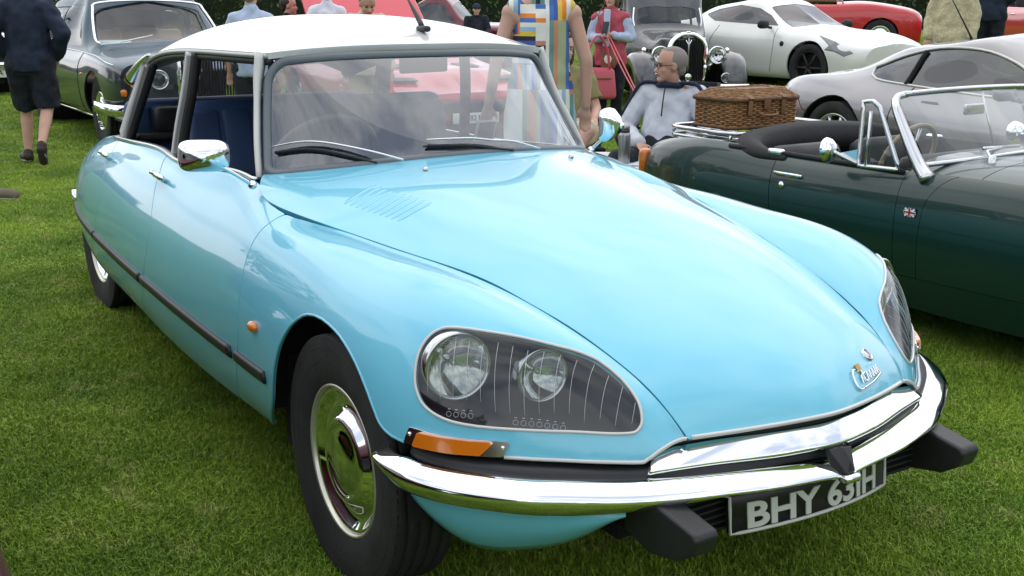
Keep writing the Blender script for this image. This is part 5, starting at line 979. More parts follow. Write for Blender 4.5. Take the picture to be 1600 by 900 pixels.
dr_f = smooth_line([(-.76, .10), (-.765, .45), (-.775, .68), (-.80, 1.2)], 20); dr_r = smooth_line([(-1.56, 1.2), (-1.545, .68), (-1.525, .5), (-1.50, .10)], 20); seam_z = smooth_line([(3, .36), (.3, .345), (-.76, .335), (-1.5, .325), (-4, .325)], 30)
low = np.vstack([seam_z, [(-4, -1), (3, -1)]]); door = np.vstack([dr_f, dr_r]); fw = np.vstack([dr_f, [(3, 1.2), (3, .10)]]); rwp = np.vstack([dr_r, [(-4, .10), (-4, 1.2)]])
arc = [(cxz, circ(.21, .30, .325), -1, 0), (cxz, circ(-2.03, .26, .275), -1, 0)]
panel_line = smooth_line([(-.64, .34), (-.635, .6), (-.62, .70), (-.55, .79), (-.40, .85)], 20); scut = np.vstack([dr_f, [(-.40, 1.2)], panel_line[::-1]])
for mir in (False, True):
    sd = 1 if mir else -1; K = dict(fl=mf)
    fwo = cut_sheet('front_wing', mgs, 'mg_green', mg, (170, 50), [(cxz, fw, 1, .002), (cxz, low, -1, .002), (cxz, scut, -1, .0015)]+arc, mf, mir, rim=.012); cut_sheet('scuttle_side', mgs, 'mg_green', mg, (170, 50), [(cxz, scut, 1, .001), (cxz, low, -1, .002)], mf, mir, rim=.012)
    do = cut_sheet('door', mgs, 'mg_green', mg, (170, 50), [(cxz, door, 1, .002), (cxz, low, -1, .002)], mf, mir, rim=.012); cut_sheet('rear_wing', mgs, 'mg_green', mg, (170, 50), [(cxz, rwp, 1, .002), (cxz, low, -1, .002)]+arc, mf, mir, rim=.012)
    cut_sheet('sill_panel', mgs, 'mg_green', mg, (170, 50), [(cxz, low, 1, .002)]+arc, mf, mir, rim=.012, off=-.004)
    P = hits_xz(mgs, [(-1.35, .70), (-1.52, .70)], mf)*[1, -sd, 1]; b = MB(); b.rbox(P.mean(0)+[0, sd*.012, 0], (.17, .012, .018), .005); b.rbox(P[0]+[0, sd*.005, 0], (.02, .016, .016), .004); b.build('door_handle', 'chrome', do)
    P = hits_xz(mgs, [(-1.46, .645)], mf)*[1, -sd, 1]; b = MB(); b.lathe([(.018, 0), (.018, .006), (.010, .012), (.001, .014)], P[0], (0, sd, 0), 16); b.build('door_lock', 'chrome', do)
    P = hits_xz(mgs, [(-1.57, .775)], mf)*[1, -sd, 1]; b = MB(); b.rbox(P[0]+[0, 0, .016], (.09, .045, .035), .012); b.build('cockpit_clip', 'chrome', mg)
    P = hits_xz(mgs, [(-.69, .63)], mf)*[1, -sd, 1]; fb = empty('flag_badge', parent=mg); cc_ = P[0]+np.array((0, sd*.003, 0))
    for dz, m_ in ((0, 'flag_blue'),): b = MB(); b.box(cc_, (.062, .004, .040)); b.build('flag_field', 'flag_blue' if 'flag_blue' in M else mat('flag_blue', (.02, .03, .12), rough=.4), fb)
    if 'flag_red' not in M: mat('flag_red', (.35, .02, .02), rough=.4)
    for (dx, dz, a, o_, m_) in ((.060, .009, .57, .0025, 'white'), (.060, .009, -.57, .0025, 'white'), (.062, .014, 0, .003, 'white'), (.014, .040, 0, .003, 'white'), (.062, .007, 0, .0045, 'flag_red'), (.007, .040, 0, .0045, 'flag_red')):
        b = MB(); b.box(cc_+np.array((0, sd*o_, 0)), (dx, .002, dz), (a, 'Y')); b.build('flag_stripe', m_, fb)
    # screen post, quarterlight, mirror
    b = MB(); s = np.array((1, -sd, 1)); b.sweep(smooth_line(np.array([(-.66, -.635, .775), (-.735, -.625, .85), (-.845, -.60, .99), (-.905, -.58, 1.07), (-.935, -.54, 1.108), (-.925, -.48, 1.122)])*s, 24), [(-.022, -.012), (-.022, .010), (0, .018), (.022, .010), (.022, -.012)], up=(.8, .5*sd, .5), scale=np.interp(np.arange(24), [0, 4, 16, 23], [1.5, 1.15, .85, .65])); b.build('screen_post', 'dull_chrome', mg)
    b = MB(); ql = np.array([(-.80, -.655, .80), (-1.01, -.675, .795), (-1.035, -.645, 1.085), (-.99, -.635, 1.09), (-.955, -.63, 1.065)])*s; b.tube(densify(ql, .03, True), .011, 6, closed=True); b.tube([ql[1]+[.04, 0, 0], ql[2]+[.045, 0, -.04]], .007, 6); b.build('quarterlight_frame', 'dull_chrome', mg)
    pyobj('quarterlight_glass', ql, [tuple(range(5))], 'pane', mg, smooth=False)
    mc = np.array((-1.15, -.735, .855))*s; mr = empty('door_mirror', parent=mg); b = MB(); b.lathe([(.001, .045), (.03, .04), (.052, .022), (.06, 0), (.057, -.006)], mc, (.92, -.2*-sd*-1, .1), 24); b.build('mirror_head', 'chrome', mr); b = MB(); b.tube(smooth_line([mc+[.035, 0, 0], mc+np.array((.07, .02, -.02))*s, np.array((-1.01, -.67, .80))*s], 8), .010, 6); b.prism([np.array(p)*s+[0, 0, 0] for p in ((-1.12, -.71, .84), (-1.02, -.672, .87), (-1.01, -.672, .80))], (0, .012*-sd, 0)); b.build('bracket', 'dull_chrome', mr)
    # seats, door lining
    b = MB(); b.rbox((-1.30, sd*.32, .34), (.50, .48, .16), .05); b.rbox((-1.62, sd*.32, .56), (.14, .48, .50), .055, (R(-14), 'Y')); b.build('seat', 'leather_black', mg)
    P = hits_xz(mgs, np.c_[np.linspace(-.8, -1.9, 20), np.full(20, .775)], mf)*s; b = MB(); b.tube(P+np.array((0, -sd*.012, .012)), .014, 6); b.build('door_top_roll', 'hood_black', mg)
    V = np.vstack([P+np.array((0, -sd*.03, .01)), P+np.array((0, -sd*.05, -.5))]); pyobj('door_lining', V, [(i, i+1, 21+i, 20+i) for i in range(19)], 'leather_black', mg)
    wheel(mg, .21, sd*.59, sd, .275, .15, .175, 'disc'); wheel(mg, -2.03, sd*.57, sd, .275, .15, .175, 'disc')
    round_lamp(mg, (.86, sd*.47, .56), .085, bowl=False); b = MB(); b.rbox((-2.66, sd*.56, .60), (.06, .09, .17), .025); b.build('tail_lamp', 'amber', mg)
def deck(name, xs_, crown, m, par, inset=.0, zoff=.0):
    rows = []
    for x in xs_:
        e = [np.interp(x, [q[0] for q in MGS][::-1], [q[k] for q in MGS][::-1]) for k in (1, 3)]; t = np.linspace(-1, 1, 11); rows.append(np.c_[np.full(11, x), t*(e[0]-.10-inset), e[1]+zoff+crown*(1-t**4)])
    s = Surf(rows, lam=1e-5); return sheet(name, s, m, par, None, [], (50, 40), 0, 1 if s.N([[.5, .5]])[0][2] > 0 else -1, .012), s
deck('bonnet', [.93, .85, .6, .2, -.2, -.42], .055, 'mg_green', mg); deck('scuttle', [-.425, -.55, -.70, -.80], .055, 'mg_green', mg); deck('boot_lid', [-1.98, -2.15, -2.4, -2.6, -2.715], .0, 'mg_green', mg, -.01, -.02)
for u in (0., 1.): P = mgs.P(np.c_[np.full(20, u), np.linspace(0, 1, 20)]); L_ = np.vstack([P, P[::-1]*[1, -1, 1]]); b = MB(); b.add(np.vstack([L_, [L_.mean(0)]]), [(i, (i+1) % 40, 40) for i in range(40)]); b.build('nose_panel' if u == 0 else 'tail_panel', 'mg_green', mg)
b = MB(); b.box((-1.0, 0, .25), (3.2, 1.1, .12)); b.box((-.80, 0, .55), (.04, 1.2, .5)); b.box((-1.93, 0, .55), (.04, 1.2, .45)); b.build('floor_pan', 'matt_black', mg)
for x in (.21, -2.03): b = MB(); b.lathe([(.30, -.58), (.30, .58)], (x, 0, .27), (0, 1, 0), 24); b.build('wheel_arch_liner', 'matt_black', mg)
b = MB(); b.sweep(smooth_line([(-1.50, -.63, .77), (-1.72, -.60, .785), (-1.88, -.50, .80), (-1.95, -.25, .815), (-1.96, 0, .82), (-1.95, .25, .815), (-1.88, .50, .80), (-1.72, .60, .785), (-1.50, .63, .77)], 50), [(-.09, -.10), (-.10, -.02), (-.06, .045), (0, .06), (.07, .035), (.09, -.03), (.08, -.12)], scale=np.interp(np.abs(np.linspace(-1, 1, 50)), [0, .55, .8, 1], [1, .85, .45, .16])); b.build('folded_hood', 'hood_black', mg)
b = MB(); b.rbox((-.84, 0, .77), (.10, 1.16, .16), .04); b.build('dashboard', 'leather_black', mg); sw2 = empty('steering_wheel', (-1.02, -.32, .80), 0, parent=mg); sw2.rotation_euler = (0, R(-68), 0); a = np.linspace(0, 2*np.pi, 32, endpoint=False)
mat('wheel_wood', (.30, .24, .16), rough=.4); b = MB(); b.tube(np.c_[.18*np.cos(a), .18*np.sin(a), 0*a], .012, 8, closed=True); b.build('wheel_rim', 'wheel_wood', sw2)
for k in range(3): b = MB(); b.tube([(0, 0, -.02), (.17*math.cos(k*2.09), .17*math.sin(k*2.09), 0)], .008, 6); b.build('spoke', 'alloy', sw2)
b = MB(); b.tube(smooth_line([(-.925, -.50, 1.121), (-.91, -.3, 1.129), (-.90, 0, 1.133), (-.91, .3, 1.129), (-.925, .50, 1.121)], 30), .014, 6); b.build('screen_top_rail', 'dull_chrome', mg)
gp = smooth_line([(-.70, -.60, .83), (-.62, -.3, .85), (-.60, 0, .86), (-.62, .3, .85), (-.70, .60, .83)], 20); gq = smooth_line([(-.925, -.54, 1.11), (-.91, -.3, 1.125), (-.90, 0, 1.13), (-.91, .3, 1.125), (-.925, .54, 1.11)], 20); pyobj('windscreen', np.vstack([gp, gq]), [(i, i+1, 21+i, 20+i) for i in range(19)], 'pane', mg)
b = MB(); b.tube(gp+[.0, 0, .002], .012, 6); b.build('screen_base', 'dull_chrome', mg)
for y in (-.38, .16): b = MB(); b.tube([(-.53, y, .855), (-.60, y+.06, .885), (-.66, y+.30, .885)], .007, 6); b.tube([(-.645, y+.10, .89), (-.675, y+.42, .878)], .008, 6); b.lathe([(.018, -.02), (.015, .02), (0, .025)], (-.53, y, .855), (0, 0, 1), 12); b.build('wiper', 'dull_chrome', mg)
b = MB(); b.tube([(-.79, 0.02, .86), (-.89, .02, 1.12)], .005, 6); b.rbox((-.92, .02, 1.03), (.015, .15, .05), .006); b.build('rear_view_mirror', 'dull_chrome', mg)
b = MB(); b.tube(smooth_line([(.85, -.66, .42), (.99, -.4, .42), (1.02, 0, .42), (.99, .4, .42), (.85, .66, .42)], 24), .03, 8, flat=(.5, 1.2)); b.build('front_bumper', 'chrome', mg)
# luggage rack bolted to the boot lid
rk = empty('luggage_rack', (-2.32, 0, .715), 0, parent=mg)
for z, r_ in ((.105, .013), (.06, .010)):
    b = MB(); b.tube(smooth_line([(.24, -.44, z), (.27, -.3, z), (.27, .3, z), (.24, .44, z), (0, .47, z), (-.24, .44, z), (-.27, .3, z), (-.27, -.3, z), (-.24, -.44, z), (0, -.47, z)], 60, True), r_, 8, closed=True); b.build('rail', 'dull_chrome', rk)
for y in (-.33, -.11, .11, .33): b = MB(); b.tube([(-.27, y, .062), (.27, y, .062)], .009, 8); b.build('bar', 'dull_chrome', rk)
for x in (-.23, .23):
    for y in (-.44, .44): b = MB(); b.tube(smooth_line([(x, y, .105), (x*1.02, y*1.01, .06), (x*.9, y*.9, 0)], 10), .010, 8); b.lathe([(.024, 0), (.02, .012), (0, .013)], (x*.9, y*.9, .005), (0, 0, 1), 12); b.build('leg', 'dull_chrome', rk)

# ---- cars glimpsed further off
paint('red_a', (.50, .016, .02), rough=.35); paint('burgundy', (.14, .006, .016), rough=.3); paint('cream_paint', (.62, .58, .46), rough=.4); paint('dark_green', (.008, .02, .014), rough=.3); paint('maroon', (.06, .004, .010), rough=.4, coat=.4)
def open_car(name, label, loc, rz, pm, top=.80, L_=(.7, -2.9)):
    root = empty(name, loc, rz, label, 'car'); x0, x1 = L_; xs_ = np.linspace(x0, x1, 10); w = [.50, .72, .77, .78, .78, .78, .78, .77, .72, .55]; zt = [top-.22, top-.06, top, top+.02, top, top, top, top+.02, top-.03, top-.16]
    s = Surf([[(x, -(ym+a), .2+(z-.2)*f) for a, f in TPL] for x, ym, z in zip(xs_, w, zt)], lam=1e-4); f_ = 1 if s.N([[.5, .5]])[0][1] < 0 else -1; wb = 2.25
    for mir in (False, True):
        cut_sheet('body_side', s, pm, root, (70, 30), [(cxz, circ(-.05, .3, .34), -1, 0), (cxz, circ(-.05-wb, .3, .34), -1, 0)], f_, mir, rim=.01)
        sd = 1 if mir else -1; wheel(root, -.05, sd*.66, sd, .30, .16, .19, 'cap'); wheel(root, -.05-wb, sd*.66, sd, .30, .16, .19, 'cap'); b = MB(); b.rbox((-1.25, sd*.36, .62), (.5, .5, .2), .06); b.rbox((-1.55, sd*.36, .86), (.14, .5, .4), .06); b.build('seat', 'leather_black', root); b = MB(); b.rbox(hits_xz(s, [(-1.2, top-.12)], f_)[0]*[1, -sd, 1], (.16, .03, .02), .006); b.build('door_handle', 'chrome', root)
    for nm, a, b_ in (('bonnet', 0, .43), ('boot_lid', .66, 1.)):
        us = np.linspace(a, b_, 7); P = s.P(np.c_[us, np.full(7, 1.)]); t = np.linspace(-1, 1, 9); r_ = [np.c_[np.full(9, p[0]), t*-p[1], p[2]+.05*(1-t**4)] for p in P]; d = Surf(r_, lam=1e-5); sheet(nm, d, pm, root, None, [], (24, 24), 0, 1 if d.N([[.5, .5]])[0][2] > 0 else -1, .01)
    b = MB(); b.box((-1.1, 0, .35), (3.0, 1.2, .3)); b.build('underbody', 'matt_black', root); b = MB(); b.rbox((-1.9, 0, top+.05), (.45, 1.25, .16), .06); b.build('folded_hood', 'hood_black', root)
    fr_ = smooth_line([(-.72, -.62, top+.02), (-.92, -.56, top+.34), (-.94, 0, top+.37), (-.92, .56, top+.34), (-.72, .62, top+.02)], 24); b = MB(); b.tube(fr_, .016, 6); b.build('screen_frame', 'chrome', root); pyobj('windscreen', np.vstack([fr_]), [tuple(range(24))], 'pane', root, smooth=False)
    return root
def gpos(D, L_): q = cpos+fwd*D+rgt*L_; return (float(q[0]), float(q[1]), float(rise(q[0], q[1])))
open_car('red_roadster', 'bright red open sports car with black folded hood, behind the white coupe', gpos(21.6, 6.9), R(45), 'red_a', .86); open_car('red_convertible', 'red convertible cut by the right edge, beyond the navy-clad man', gpos(19.2, 9.6), R(-35), 'red_a', .84)
make_car('burgundy_car', 'dark burgundy saloon in the far row behind the capped sitter', gpos(26.5, -.3), R(47), [(x, pp) for x, pp in RRC], 'burgundy', 3.035, 1.47, .36, .22, .2, 'cap', side=[[(-.90, .99), (-1.85, .99), (-1.85, 1.42), (-1.22, 1.42)]], screens=[[(-.52, -1), (-.56, .66), (-1.0, .58), (-1.02, -1)]], res=(60, 40))
open_car('cream_roadster', 'cream open car nose between the red lid and the capped sitter', gpos(19.0, -1.45), R(15), 'cream_paint', .98)
make_car('dark_saloon', 'dark green car at the left edge with white number plate, behind the man in shorts', (-17.33, .34, 0), R(0), [(x, pp) for x, pp in RRC], 'dark_green', 3.035, 1.47, .34, .2, .2, 'cap', side=[[(-.90, .99), (-1.85, .99), (-1.85, 1.42), (-1.22, 1.42)]], screens=[[(-.52, -1), (-.56, .66), (-1.0, .58), (-1.02, -1)]], res=(60, 40))
dsal = [o for o in C.objects if o.name == 'dark_saloon'][0]; b = MB(); b.rbox((.90, 0, .48), (.08, 1.7, .10), .03); b.build('front_bumper', 'chrome', dsal); small_plate(dsal, 'BA 19', (.86, .55, .36), .52, .13, 'white', 'plate_black', sz=.11)
mroot = make_car('maroon_car', 'dark maroon car whose wing just enters the bottom left corner', (.75, -2.60, 0), R(0), [(x, [(p[0]*.95, p[1]*.86)+tuple(p[2:]) for p in pp]) for x, pp in RRC], 'maroon', 3.035, 1.42, .33, .2, .2, 'cap', side=[[(-.90, .85), (-1.85, .85), (-1.85, 1.22), (-1.22, 1.22)], [(-1.93, .85), (-2.80, .85), (-2.60, 1.19), (-1.93, 1.22)]], screens=[[(-.52, -1), (-.56, .62), (-1.0, .54), (-1.02, -1)]], seams=[[(-.62, .28), (-.60, .5), (-.62, .80)], [(-1.89, .28), (-1.89, .82)]], res=(110, 60))
# ================================================================ people
mat('skin', (.55, .32, .24), rough=.55, var=.12, vscale=6); mat('skin_tan', (.50, .28, .20), rough=.55, var=.12, vscale=6); mat('hair_grey', (.22, .20, .18), rough=.7, bump=.5, bscale=90); mat('hair_dark', (.03, .02, .014), rough=.6, bump=.5, bscale=90); mat('hair_brown', (.10, .055, .03), rough=.6, bump=.5, bscale=90)
mat('cloth_navy', (.010, .018, .040), rough=.85, var=.25, vscale=7, bump=.5, bscale=14); mat('cloth_navy_dark', (.007, .010, .018), rough=.85, var=.3, vscale=9, bump=.6, bscale=12); mat('cloth_paleblue', (.42, .50, .66), rough=.8, bump=.5, bscale=14, var=.08); mat('cloth_white', (.66, .68, .76), rough=.8, bump=.4, bscale=14); mat('cloth_cream', (.55, .47, .34), rough=.85, bump=.5, bscale=14)
mat('cloth_grey', (.52, .54, .60), rough=.75, bump=.6, bscale=13, var=.06); mat('cloth_pink', (.42, .07, .10), rough=.8, bump=.6, bscale=20); mat('cloth_olive', (.22, .20, .08), rough=.85, bump=.5, bscale=14); mat('knit_cream', (.52, .46, .30), rough=.9, var=.2, vscale=40, bump=1., bscale=45); mat('shoe_brown', (.03, .02, .016), rough=.6); mat('shoe_grey', (.17, .14, .10), rough=.8, var=.3); mat('shoe_sole', (.35, .33, .30), rough=.8); mat('bag_pink', (.50, .09, .12), rough=.5, bump=.2, bscale=20); mat('leather_tan', (.20, .09, .04), rough=.5, var=.25); mat('lips', (.30, .10, .08), rough=.5); mat('eye', (.03, .025, .02), rough=.2)
def dress_mat():
    m = bpy.data.materials.new('dress_print'); m.use_nodes = True; t = m.node_tree; b = t.nodes['Principled BSDF']; b.inputs['Roughness'].default_value = .8; tc = t.nodes.new('ShaderNodeTexCoord'); mp = t.nodes.new('ShaderNodeMapping'); t.links.new(tc.outputs['Object'], mp.inputs[0]); mp.inputs['Rotation'].default_value = (0, 0, 0)
    def cells(sx, sz, off):
        mm = t.nodes.new('ShaderNodeMapping'); mm.inputs['Scale'].default_value = (.01, sx, sz); mm.inputs['Location'].default_value = (off, off, off); t.links.new(tc.outputs['Object'], mm.inputs[0]); fl = t.nodes.new('ShaderNodeVectorMath'); fl.operation = 'FLOOR'; t.links.new(mm.outputs[0], fl.inputs[0]); w = t.nodes.new('ShaderNodeTexWhiteNoise'); t.links.new(fl.outputs[0], w.inputs[0]); return w
    pal = [(.72, .70, .62), (.06, .16, .42), (.75, .22, .03), (.12, .26, .22), (.70, .48, .05), (.02, .02, .03), (.75, .74, .70), (.30, .45, .55), (.55, .22, .14), (.35, .40, .22), (.72, .70, .62), (.05, .10, .35)]
    def ramp(w):
        r = t.nodes.new('ShaderNodeValToRGB'); r.color_ramp.interpolation = 'CONSTANT'
        for i, c in enumerate(pal):
            e = r.color_ramp.elements[i] if i < 2 else r.color_ramp.elements.new(i/len(pal)); e.position = i/len(pal); e.color = (*c, 1)
        t.links.new(w.outputs['Value'], r.inputs[0]); return r
    a = ramp(cells(40, 2.6, .37)); c = ramp(cells(7, 40, 1.7)); k = cells(7, 6.0, 3.1); gt = t.nodes.new('ShaderNodeMath'); gt.operation = 'GREATER_THAN'; gt.inputs[1].default_value = .74; t.links.new(k.outputs['Value'], gt.inputs[0]); mx = t.nodes.new('ShaderNodeMixRGB'); t.links.new(gt.outputs[0], mx.inputs[0]); t.links.new(a.outputs[0], mx.inputs[1]); t.links.new(c.outputs[0], mx.inputs[2]); t.links.new(mx.outputs[0], b.inputs['Base Color']); M['dress_print'] = m
dress_mat()
from mathutils import noise as mnoise
def fuse(name, mb, m, par, vox=.011, it=4, fold=0.):
    """melt overlapping shapes into one continuous skin"""
    o = mb.build(name, m); md = o.modifiers.new('remesh', 'REMESH'); md.mode = 'VOXEL'; md.voxel_size = vox; md.use_smooth_shade = True; sm = o.modifiers.new('smooth', 'SMOOTH'); sm.factor = .5; sm.iterations = it
    bpy.context.view_layer.update(); dg = bpy.context.evaluated_depsgraph_get(); me = bpy.data.meshes.new_from_object(o.evaluated_get(dg)); bpy.data.objects.remove(o); me.name = name
    if fold:
        q = [v.normal.copy() for v in me.vertices]
        for v, nn in zip(me.vertices, q):
            p = v.co; v.co = p+nn*(fold*mnoise.noise(Vector((p.x*9+p.z*5, p.y*9-p.z*4, p.z*7+len(name))))+fold*.45*mnoise.noise(Vector((p.x*24, p.y*24, p.z*15))))
        me.update()
    me.polygons.foreach_set('use_smooth', [True]*len(me.polygons)); n = bpy.data.objects.new(name, me); C.objects.link(n); n.parent = par; return n
def V3(*a): return np.array(a, float)
def hand(b, w, d, side, s=1., curl=.5):
    """palm, four fingers and a thumb from wrist w along direction d"""
    d = V3(*d)/np.linalg.norm(d); up = V3(0, 0, 1) if abs(d[2]) < .8 else V3(1, 0, 0); sx = np.cross(d, up); sx /= np.linalg.norm(sx); nn = np.cross(sx, d)
    b.capsule(w, w+d*.06*s, .024*s, .032*s, 10, flat=(1.15, .62), up=nn); kn = w+d*.085*s
    for i, (o, l) in enumerate(((-.030, .060), (-.010, .072), (.010, .068), (.029, .052))):
        k = kn+sx*o*s; m_ = k+(d-nn*curl*.5)*l*.55*s; b.capsule(k-d*.02*s, m_, .0095*s, .0088*s, 8); b.capsule(m_, m_+(d*.6-nn*curl)*l*.5*s, .0088*s, .0075*s, 8)
    t0 = w+d*.025*s+sx*side*.026*s; t1 = t0+(d*.6+sx*side*.7)*.042*s; b.capsule(t0, t1, .012*s, .010*s, 8); b.capsule(t1, t1+(d*.8+sx*side*.2-nn*.3)*.03*s, .010*s, .008*s, 8)
def person(name, label, loc, rz, J, skin='skin', hair=('hair_grey', 'short'), clothes=(), shoes='shoe_brown', vox=.012, fem=False, group=None, glasses=False, bald=0., handmap=(1, 1), look=0., tilt=0., face=True):
    root = empty(name, loc, rz, label, 'person', group); j = {k: V3(*v) for k, v in J.items()}; k_ = 1.0; body = MB()
    hd = j['head']; nk = j['neck']; ch = j['chest']; pv = j['pelvis']; RR = np.array(Matrix.Rotation(look, 3, 'Z')@Matrix.Rotation(tilt, 3, 'Y')); H = lambda x, y, z: hd+RR@V3(x, y, z)
    seg = dict(uparm=(.047 if fem else .050, .040), forearm=(.040, .029), thigh=((.092 if fem else .088), .060), shin=(.057, .037))
    body.capsule(nk-(nk-ch)*.15, H(-.015, 0, -.075), .056, .054, 14); body.capsule(pv, pv+(ch-pv)*.55, .135, .125, 16, flat=(1.12, .82), up=(1, 0, .02)); body.capsule(pv+(ch-pv)*.45, ch, .125, .118, 16, flat=(1.25, .86), up=(1, 0, .02))
    for s in ('l', 'r'):
        sh, el, wr = j['sh_'+s], j['el_'+s], j['wr_'+s]; hp, kn, an = j['hip_'+s], j['kn_'+s], j['an_'+s]
        body.capsule(ch+(sh-ch)*.35, sh, .075, .054, 12); body.capsule(nk+V3(0, 0, -.03), sh+V3(0, 0, .005), .045, .046, 12); body.capsule(sh, el, *seg['uparm'], 12); body.capsule(el, wr, *seg['forearm'], 12); hand(body, wr, (j['hd_'+s]-wr) if 'hd_'+s in j else (wr-el), 1 if s == 'l' else -1)
        body.capsule(hp, kn, *seg['thigh'], 14); body.capsule(kn, kn+(an-kn)*.35, .055, .056, 12); body.capsule(kn+(an-kn)*.3, an, .057, .034, 12)
        ft = j.get('toe_'+s, an+V3(.16, 0, -.05)); body.capsule(an+V3(0, 0, -.03), ft, .034, .03, 10)
    # head
    body.sphere(H(-.012, 0, .028), (.098, .077, .098), 20, 14, RR); body.sphere(H(.022, 0, -.045), (.066, .058, .072), 16, 12, RR); body.capsule(H(.078, 0, -.012), H(.100, 0, -.040), .011, .016, 8); body.sphere(H(.066, 0, -.098), (.026, .028, .020), 10, 8, RR); body.sphere(H(.070, 0, .018), (.018, .052, .014), 10, 8, RR); body.sphere(H(.074, 0, -.068), (.016, .026, .012), 10, 8, RR)
    for s in (-1, 1): body.sphere(H(-.008, s*.079, -.012), (.020, .010, .032), 10, 8, RR); body.sphere(H(.058, s*.038, -.035), (.022, .022, .018), 10, 8, RR)
    bo = fuse('body', body, skin, root, vox*.75, 6)
    if face:
        for s in (-1, 1): b = MB(); b.sphere(H(.081, s*.030, -.004), (.006, .013, .006), 10, 6, RR); b.build('eye', 'eye', root); b = MB(); b.tube([H(.082, s*.015, .015), H(.086, s*.03, .020), H(.078, s*.048, .014)], .0045, 6); b.build('eyebrow', hair[0], root)
        b = MB(); b.tube([H(.080, -.022, -.070), H(.088, 0, -.069), H(.080, .022, -.070)], .0045, 6); b.build('mouth', 'lips', root)
    if hair[1] == 'short':
        b = MB()
        for (x, y, z, r_) in ((-.055, 0, .03, (.072, .078, .085)), (-.03, .045, .03, (.062, .040, .066)), (-.03, -.045, .03, (.062, .040, .066)), (-.01+bald*-.04, 0, .085-bald*.02, (.082, .062, .045)), (-.07, 0, -.03, (.045, .062, .05))): b.sphere(H(x, y, z), r_, 14, 10, RR)
        fuse('hair', b, hair[0], root, .009, 2)
    elif hair[1] == 'long':
        b = MB()
        for (x, y, z, r_) in ((-.045, 0, .03, (.085, .088, .10)), (-.02, .06, -.03, (.06, .03, .10)), (-.02, -.06, -.03, (.06, .03, .10)), (-.07, 0, -.08, (.05, .075, .11)), (.005, 0, .10, (.075, .065, .035))): b.sphere(H(x, y, z), r_, 14, 10, RR)
        fuse('hair', b, hair[0], root, .009, 2)
    elif hair[1] == 'cap':
        b = MB(); b.sphere(H(-.012, 0, .055), (.108, .088, .085), 18, 10, RR); b.sphere(H(.10, 0, .050), (.07, .068, .010), 14, 6, RR); fuse('cap', b, hair[0], root, .009, 2)
    if glasses:
        b = MB(); aa = np.linspace(0, 2*np.pi, 16, endpoint=False)
        for s in (-1, 1): b.tube([H(.092, s*.032+.025*math.cos(t), -.006+.018*math.sin(t)) for t in aa], .0022, 5, closed=True); b.tube([H(.090, s*.056, -.002), H(.0, s*.086, .004)], .002, 5)
        b.tube([H(.094, -.008, -.002), H(.096, 0, .001), H(.094, .008, -.002)], .002, 5); b.build('glasses', 'trim_black', root)
    zst = j['kn_l'][2] < pv[2]-.25
    for c in clothes:
        kind, m_, e = c[0], c[1], (c[2] if len(c) > 2 else .016); b = MB()
        if kind in ('top', 'short_top', 'vest', 'sleeveless'):
            b.capsule(pv+V3(0, 0, .06 if zst else -.02), pv+(ch-pv)*.5, .134+e, .128+e, 16, flat=(1.12, .86), up=(1, 0, .02)); b.capsule(pv+(ch-pv)*.45, ch, .128+e, .118+e, 16, flat=(1.25, .88), up=(1, 0, .02)); b.capsule(ch, nk-(nk-ch)*.05, .085+e, .056+e*.7, 12)
            for s in ('l', 'r'):
                sh, el, wr = j['sh_'+s], j['el_'+s], j['wr_'+s]; b.capsule(ch+(sh-ch)*.3, sh, .078+e, .056+e*.7, 12); b.capsule(nk+V3(0, 0, -.05), sh+V3(0, 0, .004), .050+e*.6, .050+e*.6, 12)
                if kind == 'top': b.capsule(sh, el, .052+e*1.1, .045+e*1.1, 12); b.capsule(el, el+(wr-el)*.93, .045+e*1.1, .036+e*.8, 12)
                if kind == 'short_top': b.tube([sh, sh+(el-sh)*.4, sh+(el-sh)*.75], [.052+e*.8, .052+e, .050+e*1.3], 14)
            if kind in ('top', 'vest', 'short_top') and zst: b.tube([pv+V3(0, 0, .04), pv+V3(0, 0, -.04), pv+V3(0, 0, -.125)], [.136+e, .142+e, .138+e], 18, flat=(1.16, .88), up=(1, 0, .02))
            nm = {'top': 'jacket', 'short_top': 'shirt', 'vest': 'gilet', 'sleeveless': 'top'}[kind]
        if kind in ('trousers', 'shorts'):
            b.capsule(pv+V3(0, 0, -.03), pv+V3(0, 0, .06), .138+e, .128+e, 16, flat=(1.12, .86), up=(1, 0, .02))
            for s in ('l', 'r'):
                hp, kn, an = j['hip_'+s], j['kn_'+s], j['an_'+s]
                if kind == 'trousers': b.capsule(hp, kn, .094+e, .066+e, 14); b.capsule(kn, kn+(an-kn)*.95, .064+e, .050+e, 12)
                else: b.capsule(hp, hp+(kn-hp)*.5, .10+e, .090+e, 14); b.tube([hp+(kn-hp)*.3, hp+(kn-hp)*.7, hp+(kn-hp)*1.0], [.096+e, .090+e, .088+e], 16)
            nm = kind
        if kind == 'dress':
            b.capsule(pv+(ch-pv)*.45, ch, .124+e, .112+e, 16, flat=(1.22, .88), up=(1, 0, .02)); b.capsule(pv, pv+(ch-pv)*.5, .150+e, .122+e, 16, flat=(1.16, .90), up=(1, 0, .02)); b.capsule(pv, pv+V3(.0, 0, -.42), .155+e, .19+e, 18, flat=(1.15, .85), up=(1, 0, .02)); b.capsule(pv+V3(0, 0, -.4), pv+V3(0, 0, -.62), .19+e, .20+e, 18, flat=(1.15, .8), up=(1, 0, .02))
            b.capsule(ch, nk+V3(-.005, 0, -.02), .118, .066, 14, flat=(1.25, .85), up=(1, 0, .02))
            for s in ('l', 'r'): sh = j['sh_'+s]; b.capsule(ch+(sh-ch)*.25, sh+(nk-sh)*.22+V3(0, 0, .006), .10, .060, 12)
            nm = 'dress'
        fuse(nm, b, m_, root, vox, 5, .016 if kind != 'dress' else .010)
